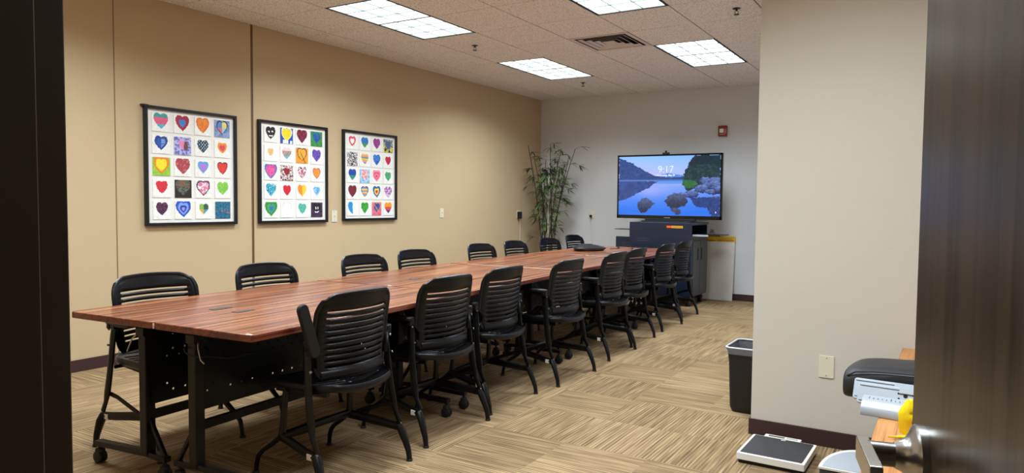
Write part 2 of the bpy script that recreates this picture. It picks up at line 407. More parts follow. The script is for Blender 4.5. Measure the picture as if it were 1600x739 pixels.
for k, (c, r) in enumerate(lights):
    o = tl if k == 0 else copy_tree(tl)
    o.location = (RX+T*c, JY+T*r, H+.0005); o['label'] = LAB[(c, r)]; o['group'] = 'fluorescent ceiling lights'
jamb_fill = copy_tree(tl); jamb_fill.location = (6.2, -10.5, 2.6985); jamb_fill['label'] = 'added light behind the camera that brightens the door jamb, outside the photo'  # unseen corridor lamp added to brighten the dark door jamb
for ch in bpy.data.objects:
    if ch.parent == jamb_fill and ch.type == 'LIGHT': ch.data = ch.data.copy(); ch.data.energy = 60
# air vent
v = thing('air_vent', 'square louvred ceiling air vent between the ceiling lights', 'air vent', (RX+T*3.5, JY+T*1.5, H+.001))
bm = BM(); a = T/2
def sqring(bm, r0, z0, r1, z1, th=.0015):
    for k in range(4):
        Rm = Matrix.Rotation(k*PI/2, 4, 'Z')
        q = [(-r0, -r0, z0), (r0, -r0, z0), (r1, -r1, z1), (-r1, -r1, z1)]
        lo = [bm.verts.new(Rm @ Vector(p)) for p in q]; hi = [bm.verts.new(Rm @ Vector((p[0], p[1], p[2]+th))) for p in q]
        bm.faces.new(lo[::-1]); bm.faces.new(hi)
        for i in range(4): bm.faces.new((lo[i], lo[(i+1) % 4], hi[(i+1) % 4], hi[i]))
sqring(bm, a-.004, -.002, a-.045, -.002); obj('flange', bm, M_VENT, v)
for r in (.235, .175, .115):
    bm = BM(); sqring(bm, r, -.005, r-.026, .007, .002); obj('louver', bm, M_VENT, v)
bm = BM(); box(bm, -.06, .06, -.06, .06, -.004, -.001); obj('center_plate', bm, M_VENT, v)
bm = BM(); box(bm, -a+.01, a-.01, -a+.01, a-.01, .06, .064); obj('duct', bm, M_DARK, v)
# sprinklers
def sprinkler():
    t = thing('fire_sprinkler', 'x', 'sprinkler')
    bm = BM(); lathe(bm, [(.03, .001), (.032, -.004), (.012, -.008)], n=20); obj('escutcheon', bm, mat('bronze_escutcheon', '#4a3d36', rough=.4, metal=.6), t, smooth=True)
    bm = BM(); lathe(bm, [(.008, -.006), (.008, -.02)], n=12)
    for s in (-1, 1): sweep(bm, [(s*.006, 0, -.02), (s*.015, 0, -.028), (s*.012, 0, -.04), (0, 0, -.046)], .0025, n=6, up=(0, 1, 0))
    lathe(bm, [(.0, -.050), (.021, -.050), (.022, -.047), (.0, -.046)], n=20)
    obj('nozzle', bm, M_FRAME, t, smooth=True); return t
sp = sprinkler()
for k, (x, y, l) in enumerate(((1.271, -3.462, 'small dark sprinkler head beside the far end of the largest ceiling light'), (1.264, -1.112, 'small dark sprinkler head nearest the back wall'), (3.853, -3.566, 'small dark sprinkler head at the top right of the ceiling, by the near wall'))):
    o = sp if k == 0 else copy_tree(sp)
    o.location = (x, y, H); o['label'] = l; o['group'] = 'ceiling sprinklers'

# ------------------------------------------------------------------ tables
def plate_holes(bm, x, y0, y1, z0, z1, th, holed):
    """perforated plate in the YZ plane at x; cells with holed(i, j) get an octagonal hole"""
    cs = .030; ny = int((y1-y0)/cs); nz = int((z1-z0)/cs); dy = (y1-y0)/ny; dz = (z1-z0)/nz; R = .0052
    V = {}
    def vert(s, i, j):
        k = (s, i, j)
        if k not in V: V[k] = bm.verts.new((x+s*th, y0+dy*i, z0+dz*j))
        return V[k]
    for i in range(ny):
        for j in range(nz):
            if holed(i, j, ny, nz):
                cy, cz = y0+dy*(i+.5), z0+dz*(j+.5); rr = []
                for s in (0, 1):
                    co = [vert(s, i, j), vert(s, i+1, j), vert(s, i+1, j+1), vert(s, i, j+1)]
                    ring = [bm.verts.new((x+s*th, cy+R*math.cos(PI/4*k+PI*1.25), cz+R*math.sin(PI/4*k+PI*1.25))) for k in range(8)]
                    for q in range(4):
                        bm.faces.new((co[q], co[(q+1) % 4], ring[(2*q+2) % 8], ring[(2*q+1) % 8], ring[2*q]))
                    rr.append(ring)
                for q in range(8): bm.faces.new((rr[0][q], rr[0][(q+1) % 8], rr[1][(q+1) % 8], rr[1][q]))
            else:
                for s in (0, 1): bm.faces.new((vert(s, i, j), vert(s, i+1, j), vert(s, i+1, j+1), vert(s, i, j+1)))
    for i in range(ny):
        for j in (0, nz): bm.faces.new((vert(0, i, j), vert(0, i+1, j), vert(1, i+1, j), vert(1, i, j)))
    for j in range(nz):
        for i in (0, ny): bm.faces.new((vert(0, i, j), vert(0, i, j+1), vert(1, i, j+1), vert(1, i, j)))
TL, TD, TH = 1.526, .588, .72
def caster(bm, x, y, side=1):
    for s in (-1, 1):
        Mx = Matrix.Translation((x, y+s*.012, .029)) @ Matrix.Rotation(PI/2, 4, 'X')
        lathe(bm, [(.0, -.009), (.022, -.009), (.028, -.005), (.029, 0), (.028, .005), (.022, .009), (.0, .009)], n=18, M=Mx)
    lathe(bm, [(.016, .045), (.022, .052), (.02, .066), (.008, .072), (.008, .085)], (x, y, 0), 14)
    sphere(bm, (x, y, .034), .022, 12, (1, 1.1, 1))
def make_table(side):
    """local frame: origin on the seam side at mid length; body extends to +x * side; long axis y"""
    t = thing('folding_table', 'x', 'table')
    s = side; X = lambda a: s*a
    bm = BM(); xa, xb = sorted((X(.003), X(TD)))
    prism(bm, rrect(xa, xb, -TL/2+.003, TL/2-.003, .022, 4), TH-.030, TH)
    top = obj('tabletop', bm, [M_CHERRY, M_CHERRYE], t, bevel=.005, seg=3)
    for p in top.data.polygons:
        if abs(p.normal.z) < .5: p.material_index = 1
    px = .163
    for e in (-1, 1):
        ye = e*(TL/2-.085)
        bm = BM(); sweep(bm, [(X(px), ye, .10), (X(px), ye, TH-.045)], .0235, .0235, up=(0, 1, 0), sq=True); obj('post', bm, M_TLEG, t, bevel=.005)
        bm = BM(); sweep(bm, [(X(.03), ye, .098), (X(px), ye, .106), (X(.53), ye, .094)], .018, .013, up=(0, 0, 1), sq=True); sweep(bm, [(X(px-.012), ye, .27), (X(px-.12), ye, .105)], .009, .009, sq=True)
        ft = obj('foot_bar', bm, M_TLEG, t, bevel=.004)
        for xc in (.05, .515):
            bm = BM(); caster(bm, X(xc), ye); obj('caster', bm, M_RUBBER, ft, smooth=True)
        bm = BM(); xs = sorted((X(px-.06), X(px+.27))); box(bm, xs[0], xs[1], ye-.018, ye+.018, TH-.05, TH-.031)
        xs = sorted((X(px-.025), X(px+.03))); box(bm, xs[0], xs[1], ye-.032, ye+.032, TH-.085, TH-.045)
        obj('top_bracket', bm, M_TLEG, t, bevel=.004)
        bm = BM(); sweep(bm, [(X(px+.03), ye-.012, TH-.07), (X(px+.055), ye-.03, TH-.10), (X(px+.075), ye-.035, TH-.145), (X(px+.09), ye-.03, TH-.16)], .0035, n=6); obj('release_lever', bm, M_BOLT, t, smooth=True)
    bm = BM(); xs = sorted((X(px-.012), X(px+.012))); box(bm, xs[0], xs[1], -(TL/2-.085)+.02, (TL/2-.085)-.02, .255, .295); obj('cross_beam', bm, M_TLEG, t, bevel=.004)
    bm = BM()
    def holed(i, j, ny, nz):
        if i < 2 or i > ny-3 or j < 1 or j > nz-1: return False
        if not (1 <= j <= 3 or nz-5 <= j <= nz-2): return False
        return (i+j) % 2 == 0
    plate_holes(bm, X(px-.03) - (.0015), -(TL/2-.085)-.0, (TL/2-.085)+.0, .33, .672, .002, holed); obj('modesty_panel', bm, M_TLEG, t)
    bm = BM(); xs = sorted((X(.055), X(.100))); box(bm, xs[0], xs[1], -.41, -.31, TH, TH+.0016); pm = obj('power_module', bm, mat('outlet_black', '#26211e', rough=.5), t, bevel=.0008)
    bm = BM()
    for y in (-.395, -.372, -.349, -.328): box(bm, xs[0]+.012, xs[1]-.012, y-.007, y+.007, TH+.0016, TH+.0022)
    obj('outlet_face', bm, mat('outlet_grey', '#5d5651', rough=.5), pm)
    return t
TLft = make_table(-1); TRgt = make_table(1)
SEAM = [(2.452, -7.404), (2.350, -5.872), (2.244, -4.338), (2.168, -2.790), (2.118, -1.258)]
ORD = ('nearest the doorway, its end edge facing the camera', 'second along from the doorway', 'third along from the doorway, before the white joint line ends', 'farthest, reaching the media cart')
tabs = {}
for k in range(4):
    (xa, ya), (xb, yb) = SEAM[k], SEAM[k+1]
    if k == 2: ya += .006
    ang = -math.atan2(xb-xa, yb-ya)
    for s, src, nm in ((-1, TLft, 'wall-side'), (1, TRgt, 'aisle-side')):
        o = src if k == 0 else copy_tree(src)
        o.location = ((xa+xb)/2, (ya+yb)/2, 0); o.rotation_euler = (0, 0, ang); o['group'] = 'cherry folding conference tables'
        row = 'left row under the framed hearts' if s < 0 else 'right row by the open carpet'
        o['label'] = ['cherry-top table at the camera end of the %s', 'cherry-top table second from the camera in the %s', 'cherry-top table third from the camera in the %s', 'cherry-top table at the television end of the %s'][k] % row
        tabs[(k, s)] = o
# pale strips along the joint and pale chips at the corners
def chip(parent, x0, x1, y0, y1, z0, z1):
    bm = BM(); box(bm, x0, x1, y0, y1, z0, z1); obj('pale_edge', bm, M_CHIP, parent, label='pale strip along the edge')
chip(tabs[(2, 1)], .03, TD-.02, -TL/2+.004, -TL/2+.013, TH-.002, TH+.0006)
chip(tabs[(2, -1)], -.40, -.01, -TL/2+.004, -TL/2+.010, TH-.002, TH+.0006)
chip(tabs[(1, 1)], .004, .03, -TL/2+.004, -TL/2+.016, TH-.002, TH+.0007)
chip(tabs[(0, 1)], TD-.035, TD-.006, -TL/2+.006, -TL/2+.018, TH-.002, TH+.0007)
chip(tabs[(3, 1)], .004, .04, -TL/2+.004, -TL/2+.016, TH-.002, TH+.0007)
chip(tabs[(0, 1)], .0035, .011, -TL/2+.0005, -TL/2+.004, TH-.026, TH-.004)
# cable looped round the post of the nearest aisle table
t0 = tabs[(0, 1)]
bm = BM(); pts = []
for k in range(15):
    a = 2*PI*k/14; pts.append((.170+.045*math.cos(a), -(TL/2-.085)+.05*math.sin(a), .60-.02*math.cos(a)))
sweep(bm, pts, .004, n=6); sweep(bm, [(.23, -.68, .585), (.27, -.60, .565), (.31, -.5, .575)], .003, n=6); obj('looped_cable', bm, M_RUBBER, t0, smooth=True)

# ------------------------------------------------------------------ chairs
def xback(y, z):
    q = (z-.476)/.366
    return -.198 + .010*math.sin(PI*q) - .046*q + 1.3*y*y - .25*max(0, .52-z)*(1-abs(y)/.2)
def make_chair():
    t = thing('conference_chair', 'x', 'chair')
    # ---- backrest: slatted shell
    rows = [.476, .490, .505]; slot = []
    z = .520; rows.append(z)
    for k in range(10):
        rows.append(z+.0085); slot.append(len(rows)-2); z += .0268; rows.append(z)
    rows += [.800, .812, .824, .833, .839, .842]
    rows = sorted(set(rows)); NS = 22
    def hw(z):
        w_ = .196 + .020*min(1, max(0, (z-.46)/.12))
        if z > .750:
            q = min(1, (z-.750)/.0925); w_ -= .074*(1-math.sqrt(max(0, 1-q*q)))
        if z < .52: w_ -= .03*((.52-z)/.05)**2
        return w_
    bm = BM(); G = []
    for z in rows:
        h = hw(z); G.append([])
        for i in range(NS+1):
            y = h*(2*i/NS-1); drop = (.012*(abs(y)/.2)**2 if z > .82 else 0)
            G[-1].append(bm.verts.new((xback(y, z), y, z-drop)))
    for j in range(len(rows)-1):
        gap = rows[j+1]-rows[j] < .0088 and .50 < rows[j] < .79
        for i in range(NS):
            if gap and 2 <= i <= NS-3: continue
            bm.faces.new((G[j][i], G[j][i+1], G[j+1][i+1], G[j+1][i]))
    rim = [G[0][i].co.copy() for i in range(NS+1)] + [G[j][NS].co.copy() for j in range(1, len(rows))] + [G[-1][i].co.copy() for i in range(NS-1, -1, -1)] + [G[j][0].co.copy() for j in range(len(rows)-2, 0, -1)]
    o = obj('backrest', bm, M_SEAT, t, smooth=True); sd = o.modifiers.new('solidify', 'SOLIDIFY'); sd.thickness = .009; sd.offset = 0
    bm = BM(); sweep(bm, rim, .0115, .008, n=8, up=(1, 0, 0), closed=True); obj('back_rim', bm, M_SEAT, o, smooth=True)
    bm = BM()
    sweep(bm, [(xback(y, .49)-.004, y, .492-.004*abs(y)/.2) for y in [(-.185+.37*k/10) for k in range(11)]], .010, .021, n=10)
    obj('lower_band', bm, M_SEAT, o, smooth=True)
    # ---- seat: slotted shell
    bm = BM(); nx, ny = 38, 22; G = []
    def seat_pt(u, v):               # u 0 rear .. 1 front, v -1..1
        x = -.232 + .472*u; wv = math.sin(PI*min(1, max(0, u)))
        w_ = .205 + .020*math.sin(PI*min(1, u*1.15)) - .05*max(0, (u-.86)/.14)**2 - .045*max(0, (.14-u)/.14)**2
        y = w_*v; x += .075*wv*abs(v)**1.3 - .022*(1-u)*0 - (.03*(1-v*v) if u < .12 else 0)*(1-u/.12) + .02*(1-v*v)*max(0, (u-.8)/.2)
        zz = .437 + .012*abs(v)**2.5 - .050*max(0, (u-.80)/.20)**2 - .006*math.sin(PI*u)*(1-v*v) + .004*max(0, .15-u)
        return (x, y, zz)
    for i in range(nx+1): G.append([bm.verts.new(seat_pt(i/nx, 2*j/ny-1)) for j in range(ny+1)])
    for i in range(nx):
        for j in range(ny):
            if i % 3 == 1 and 3 < i < nx-5 and 2 <= j <= ny-3 and j not in (ny//2, ny//2-1): continue
            bm.faces.new((G[i][j], G[i+1][j], G[i+1][j+1], G[i][j+1]))
    rim = [G[0][j].co.copy() for j in range(ny+1)] + [G[i][ny].co.copy() for i in range(1, nx+1)] + [G[nx][j].co.copy() for j in range(ny-1, -1, -1)] + [G[i][0].co.copy() for i in range(nx-1, 0, -1)]
    o = obj('seat', bm, M_SEAT, t, smooth=True); sd = o.modifiers.new('solidify', 'SOLIDIFY'); sd.thickness = .009; sd.offset = -1
    for p in rim: p.z -= .010
    bm = BM(); sweep(bm, rim, .007, .017, n=8, closed=True); obj('seat_rim', bm, M_SEAT, o, smooth=True)
    bm = BM()
    for s in (-1, 1): sweep(bm, [(-.18, s*.165, .408), (.0, s*.175, .402), (.13, s*.175, .400)], .009, .012, sq=True)
    sweep(bm, [(.055, -.20, .405), (.055, .20, .405)], .010, n=8); sweep(bm, [(-.13, -.235, .412), (-.13, .235, .412)], .009, n=8)
    obj('seat_pan_frame', bm, M_FRAME, t, smooth=True)
    # ---- side frames
    for s in (-1, 1):
        bm = BM()
        sweep(bm, [(.058, s*.188, .415), (.062, s*.193, .34), (.066, s*.198, .26), (.070, s*.200, .205)], [.013, .014, .016, .019], [.013, .014, .015, .017], n=10, up=(0, 1, 0))
        obj('front_post', bm, M_FRAME, t, smooth=True)
        bm = BM(); sweep(bm, [(.075, s*.200, .195), (.125, s*.206, .155), (.185, s*.212, .115), (.212, s*.215, .085), (.224, s*.216, .045), (.228, s*.217, .008)], [.015, .014, .013, .012, .011, .011], [.017, .015, .013, .012, .011, .010], n=10, up=(0, 1, 0))
        lf = obj('front_leg', bm, M_FRAME, t, smooth=True)
        bm = BM(); lathe(bm, [(.015, 0), (.0155, .006), (.012, .012)], (.229, s*.217, 0), 14); obj('foot_glide', bm, M_RUBBER, lf, smooth=True)
        bm = BM(); sweep(bm, [(.075, s*.200, .193), (.0, s*.215, .184), (-.12, s*.240, .170), (-.215, s*.254, .160)], .013, [.023, .022, .021, .020], n=10, up=(0, 0, 1)); rl = obj('side_rail', bm, M_FRAME, t, smooth=True)
        bm = BM(); box(bm, -.185, -.155, s*.2535-.0035+ (s*.0045), s*.2535+.0035+(s*.0045), .150, .175, Matrix.Identity(4)); obj('sticker', bm, M_STICK, rl, label='small white sticker')
        bm = BM(); sweep(bm, [(-.205, s*.253, .172), (-.222, s*.258, .140), (-.240, s*.262, .095), (-.256, s*.265, .05), (-.262, s*.266, .008)], [.014, .017, .015, .0135, .0125], [.019, .023, .019, .015, .0125], n=10, up=(0, 1, 0))
        lr = obj('rear_leg', bm, M_FRAME, t, smooth=True)
        bm = BM(); lathe(bm, [(.015, 0), (.0155, .006), (.012, .012)], (-.262, s*.266, 0), 14); obj('foot_glide', bm, M_RUBBER, lr, smooth=True)
        # rocking upright from the arm pivot to the rail
        bm = BM(); sweep(bm, [(-.128, s*.232, .625), (-.135, s*.238, .56), (-.146, s*.243, .45), (-.158, s*.247, .36), (-.172, s*.250, .285), (-.185, s*.252, .235), (-.212, s*.253, .185)], [.011]*4+[.012, .009, .009], [.022, .022, .020, .021, .022, .013, .015], n=10, up=(1, 0, .2))
        up = obj('upright', bm, M_FRAME, t, smooth=True)
        for bx, bz, by in ((-.150, .600, .006), (-.165, .520, .004), (-.176, .275, .011), (-.212, .176, .014), (-.206, .195, .012)):
            bm = BM(); lathe(bm, [(.0065, -.003), (.0065, .003), (.003, .0045)], n=10, M=Matrix.Translation((bx, s*(.243+by), bz)) @ Matrix.Rotation(-s*PI/2, 4, 'X')); obj('bolt', bm, M_BOLT, up, smooth=True)
        bm = BM(); sweep(bm, [(-.176, s*.240, .275), (-.12, s*.230, .262), (.03, s*.212, .205)], .006, .012, n=8, up=(0, 0, 1)); obj('link_bar', bm, M_FRAME, t, smooth=True)
        # bracket that holds the back, then the arm pad
        bm = BM(); sweep(bm, [(-.128, s*.236, .622), (-.142, s*.226, .60), (xback(.2, .57)-.008, s*.208, .57), (xback(.2, .53)-.008, s*.206, .53)], .010, .018, n=8, up=(1, 0, 0)); obj('back_bracket', bm, M_FRAME, t, smooth=True)
        ap = bpy.data.objects.new('armrest', None)
        bm = BM()
        outl = rrect(-.025, .215, -.026, .026, .024, 5)
        prism(bm, outl, .010, .030)
        o = obj('armrest', bm, M_PAD, t, bevel=.006, seg=3); o.location = (-.13, s*.246, .620)
        bpy.data.objects.remove(ap)
        bm = BM(); box(bm, -.02, .05, -.016, .016, -.014, .012); sweep(bm, [(0, -.020, -.004), (0, .020, -.004)], .013, n=12); sweep(bm, [(.04, 0, .004), (.16, 0, .008)], .014, .006, sq=True)
        obj('arm_bracket', bm, M_FRAME, o, bevel=.003)
    bm = BM(); sweep(bm, [(.070, -.198, .196), (.066, 0, .200), (.070, .198, .196)], .017, .019, n=12, up=(0, 0, 1)); obj('cross_bar', bm, M_FRAME, t, smooth=True)
    return t
# centre x, y, facing (0 = towards +x), label
CH = [(2.884, -6.832, PI, 'black slatted chair nearest the camera in the right row, left armrest flipped up'),
      (2.842, -6.115, PI, 'black slatted chair second from the camera in the right row'),
      (2.795, -5.497, PI, 'black slatted chair third from the camera in the right row'),
      (2.840, -4.730, PI, 'black slatted chair fourth from the camera in the right row'),
      (2.795, -3.840, PI, 'black slatted chair fifth from the camera in the right row'),
      (2.740, -3.250, PI, 'black slatted chair sixth from the camera in the right row'),
      (2.705, -2.390, PI, 'black slatted chair seventh in the right row, second from the media cart'),
      (2.650, -1.680, PI, 'black slatted chair at the far end of the right row, beside the media cart'),
      (1.957, -6.985, 0, 'black slatted chair nearest the camera on the wall side, under the first heart picture'),
      (1.900, -6.250, 0, 'black slatted chair on the wall side below the middle heart picture'),
      (1.842, -5.365, 0, 'black slatted chair on the wall side below the right-hand heart picture'),
      (1.790, -4.725, 0, 'black slatted chair on the wall side, fourth from the camera'),
      (1.700, -3.680, 0, 'black slatted chair on the wall side, fifth from the camera'),
      (1.688, -3.055, 0, 'black slatted chair on the wall side, just left of the bamboo'),
      (1.665, -2.315, 0, 'black slatted chair on the wall side, in front of the bamboo stems'),
      (1.520, -1.440, 0, 'black slatted chair at the far end of the wall side, behind the conference phone')]
ch0 = make_chair()
chairs = []
for k, (x, y, a, lab) in enumerate(CH):
    o = ch0 if k == 0 else copy_tree(ch0)
    o.location = (x, y, 0); o.rotation_euler = (0, 0, a + random.uniform(-.03, .03)*(k > 0)); o['label'] = lab
    o['group'] = 'chairs along the right side of the table' if k < 8 else 'chairs along the wall side of the table'
    chairs.append(o)
# the flipped-up arm of the nearest chair (the one towards the camera)
for ch in bpy.data.objects:
    if ch.parent == chairs[0] and ch.name.startswith('armrest') and ch.location.y > 0:
        ch.rotation_euler = Matrix(((0, 0, -1), (.31, .9507, 0), (.9507, -.31, 0))).to_euler(); ch.location.z = .615; ch.location.x = -.188; ch.location.y = .264

# ------------------------------------------------------------------ framed heart pictures
def hsh(*a):
    x = math.sin(sum(v*k for v, k in zip(a, (12.9898, 78.233, 37.719, 4.581))))*43758.5453
    return x-math.floor(x)
def vnoise(x, y, s):
    xi, yi = math.floor(x), math.floor(y); fx, fy = x-xi, y-yi; fx = fx*fx*(3-2*fx); fy = fy*fy*(3-2*fy)
    a = hsh(xi, yi, s); b = hsh(xi+1, yi, s); c = hsh(xi, yi+1, s); d = hsh(xi+1, yi+1, s)
    return (a*(1-fx)+b*fx)*(1-fy) + (c*(1-fx)+d*fx)*fy
def hexc(h): h = h.lstrip('#'); return tuple(int(h[i:i+2], 16)/255 for i in (0, 2, 4))
def mixc(a, b, t): return tuple(x*(1-t)+y*t for x, y in zip(a, b))
W_ = 'f1efe9'
# background (colours), then layers (scale, colour list, style)
ART = [
 [ (W_, [(1.0, 'e8738f 3f9a96 d9486f', 'bands3')]), (W_, [(1.0, 'a3203a', ''), (.5, '3f7fc4', '')]), (W_, [(1.0, 'd9621c', ''), (.86, 'f08a2c ea7a22', 'n')]), ('6f86b8 8fa4cc', [(.92, '20203a', ''), (.78, 'e06a72 8fc7d8 e8d87a 5a86c8', 'pie')]),
   (W_, [(.9, '1f3f92', ''), (.62, '2c56b0 9cc4e4', 'st')]), ('6a68b4 b9b8e0', [(.6, 'e888b8', ''), (0, '6a4a34', 'blob')]), (W_, [(.85, '14404c', ''), (.85, '14404c e8eef0', 'dots')]), (W_, [(.75, 'ee8a2a', ''), (.42, 'e04a3c d8487c', 'n')]),
   ('8ac43a a4d040', [(1.12, 'e8862a', ''), (.8, 'f7e12c', '')]), (W_, [(1.05, 'c03a44 8c4a5c dc6a5c', 'n')]), (W_, [(.8, '5aa0dc', ''), (.5, 'b878d0', '')]), (W_, [(.85, '5a1c28', ''), (.72, 'e03a2c', '')]),
   (W_, [(.8, 'd8303c', '')]), ('241c1c', [(1.05, '5a7a60 344a48 8a5a3c', 'n')]), (W_, [(1.05, '4a3058', ''), (.85, 'f0e4ea e07898', 'n')]), (W_, [(.9, '8cd050 7cc048', 'n')]),
   (W_, [(.85, '3a2440 6a2c54 20203a', 'n')]), (W_, [(1.12, '2a4cc0', ''), (.8, '7aa4ec', ''), (.5, '3c2c9c', ''), (.25, '8c9ae8', '')]), (W_, [(.72, 'e8a63c 4a9ac0 2c5a48 8cb84a', 'pie')]), ('1c5a80 2c7a94 164a70', [(0, 'b4606c', 'streak')]) ],
 [ (W_, [(.92, '201014', ''), (0, 'f1efe9', 'face')]), ('2450b0 1c46a0', [(1.05, 'f4f4f0', ''), (.92, 'f4d81c', ''), (0, 'e4ecf4', 'clouds')]), (W_, [(1.05, '6c1430 8c2440', 'n')]), ('2c7a3c 3c9444', [(.85, '1c4c94 2a64ac', 'n')]),
   (W_, [(.55, 'e8b878', '')]), (W_, [(.9, 'f0a0a8 f4d0d0 3a8468', 'bands3')]), ('f0a030 ec9424', [(1.0, '30201c', ''), (.86, 'f0a83c', ''), (0, '30201c', 'cross')]), (W_, [(.95, '4c3ca0 8c5cc0 2c3c8c', 'n')]),
   (W_, [(1.15, '2c6ab8', ''), (.9, 'e85c9c d04c8c', 'n')]), ('8c2c34 f0e8e4 281c20', [(.6, '8c1c24', 'n')]), (W_, [(.9, 'b82c44 f0e0e0 30304c', 'n')]), (W_, [(.85, 'd8503c', ''), (.68, 'f49434', '')]),
   (W_, [(.95, '3cb0c8 1c6c94 7cd0dc', 'n')]), (W_, [(.8, 'cc1c2c', '')]), (W_, [(.9, 'f08c28 f8c82c', 'half')]), (W_, [(.72, '5c9cd4 94c4e8', 'n')]),
   (W_, [(1.15, '2c8c34', ''), (.75, '48a84c 2c8ca0', 'n'), (.4, '2c74a8', '')]), (W_, [(.95, 'd8c8c8', ''), (.86, 'f1efe9', '')]), (W_, [(.82, '48a890 5cb8a0', 'n')]), ('201828 5c2c58 1c2c50', [(.9, '141018', ''), (0, 'f4f4f0', 'smile')]) ],
 [ (W_, [(.85, 'd82c4c e85c74', 'n'), (.48, 'f4f0ee', '')]), (W_, [(.9, '2c74c0 3c9c5c', 'bandv')]), (W_, [(.9, '8c2c84 a03c8c', 'n')]), ('2c2830 e8d84c', [(1.05, 'd8d84c 4c7cb0 5c6c94', 'n'), (.8, '4a5c8c', '')]),
   ('1c1a1c e8e4e4 242024', [(.5, '383438 d8d4d4', 'n')]), (W_, [(.92, 'f4d048 4c9c8c e88cb0 f0b048', 'st4')]), (W_, [(.95, '1c50b8 3c84d4', 'n')]), (W_, [(.75, 'c01c34', '')]),
   (W_, [(.92, '1c449c 2c8c7c', 'bandv')]), ('7cb0d8 b8d4e8', [(.85, 'f0704c f4a8b8 f4e0d8', 'n')]), (W_, [(1.05, 'f090a8', ''), (.7, 'e84870', ''), (.45, 'f490a8', ''), (.25, 'd03c60', '')]), (W_, [(.8, '3c9c64 54ac74', 'n')]),
   (W_, [(1.0, '6c1c24 7c2028', 'n')]), (W_, [(.92, '1c3c94', ''), (.74, 'e8743c f4d048 58b0d8', 'st4')]), (W_, [(1.0, '1c5ca8', ''), (.62, 'f4d83c', ''), (.34, 'dc2c24', '')]), (W_, [(1.0, 'c878b8 6c3c8c f0d0e4', 'n')]),
   (W_, [(1.05, '2c8cd0 e4f0f8', 'half')]), (W_, [(.95, '3cac34 2c8c2c', 'n')]), ('e0607c e8748c', [(1.0, 'e88c34', ''), (.82, '2c3c8c 3c54a4', 'n'), (0, 'e8903c', 'cross1')]), (W_, [(1.0, 'f09c2c d8483c 5c2c84', 'bandv')]) ],
]
def art_fn(spec, seed):
    bgs = [hexc(h) for h in spec[0].split()]; layers = [(s, [hexc(h) for h in c.split()], st) for s, c, st in spec[1]]
    def pick(cs, n): k = n*len(cs)*.999; return cs[int(k) % len(cs)]
    def f(u, v):
        x, y = (u-.5)*2.9, (.46-v)*2.9
        x += .10*(vnoise(u*5, v*5, seed)-.5); y += .10*(vnoise(u*5+9, v*5, seed)-.5)
        nz = vnoise(u*11, v*11, seed+3)*.6+vnoise(u*23, v*23, seed+5)*.4; nz = min(.999, max(0, (nz-.5)*1.7+.5))
        c = bgs[0] if len(bgs) == 1 else pick(bgs, nz)
        for s, cs, st in layers:
            if s > 0:
                X, Y = x/(s*1.02), y/(s*1.14)+.05; X *= 1+.22*max(0, -Y)
                if (X*X+Y*Y-1)**3 - X*X*Y**3 > 0: continue
                if st == '': c = cs[0]
                elif st == 'n': c = pick(cs, nz)
                elif st == 'bands3': c = cs[1] if Y > .62 else (cs[0] if (Y > -.35 and int(u*26+v*26) % 2) else (cs[2] if Y > -.35 else hexc('5ab0cc')))
                elif st == 'pie': c = cs[int((math.atan2(Y, X)/(2*PI)+.5)*len(cs)*.999)]
                elif st == 'st': c = cs[1] if (X > 0 and int(abs(Y*7)) % 2) else cs[0]
                elif st == 'dots': c = cs[1] if (math.sin(X*11)*math.sin(Y*11) > .62) else cs[0]
                elif st == 'half': c = cs[0] if X < 0.05 else cs[1]
                elif st == 'bandv': q = min(.999, max(0, .5-Y*.5)); c = cs[int(q*len(cs))]
                elif st == 'st4': c = cs[int((Y+2)*4) % len(cs)]
            else:
                if st == 'blob' and ((x-.55)**2/.12+(y+.15)**2/.3 < 1 or (x-.55)**2+(y-.45)**2 < .07): c = cs[0]
                if st == 'streak' and abs(y+.15+.2*x) < .28 and x > -.3 and nz > .52: c = cs[0]
                if st == 'face' and ((abs(abs(x)-.38) < .19 and abs(y-.38) < .13) or (abs(x) < .42 and abs(y+.18+.25*(1-x*x)) < .10)): c = cs[0]
                if st == 'smile' and ((abs(abs(x)-.28) < .1 and -.05 < y < .5) or (abs(x) < .5 and abs(y+.62-.9*x*x) < .12)): c = cs[0]
                if st == 'clouds' and y < -.95 and vnoise(u*7, 1, seed) > .4: c = cs[0]
                if st == 'cross' and abs(x+y*.6+.1) < .07 and y < .5: c = cs[0]
                if st == 'cross1' and abs(x+y*.9) < .13 and abs(x) < .8: c = cs[0]
        k = .96+.08*vnoise(u*17, v*17, seed+8)
        return tuple(min(1, a*k) for a in c)
    return f
M_MAT = mat('white_mat', '#ece9e2', rough=.6)
M_PFRAME = mat('black_frame_wood', '#0f0e0e', rough=.35)
FR = [(-5.61, 1.03, 1.958, 'left-hand black-framed picture of twenty painted hearts, between the two wall seams'),
      (-4.592, 1.03, 1.958, 'middle black-framed picture of twenty painted hearts, with a smiling black heart at its lower right'),
      (-3.592, 1.038, 1.966, 'right-hand black-framed picture of twenty painted hearts, nearest the back wall')]
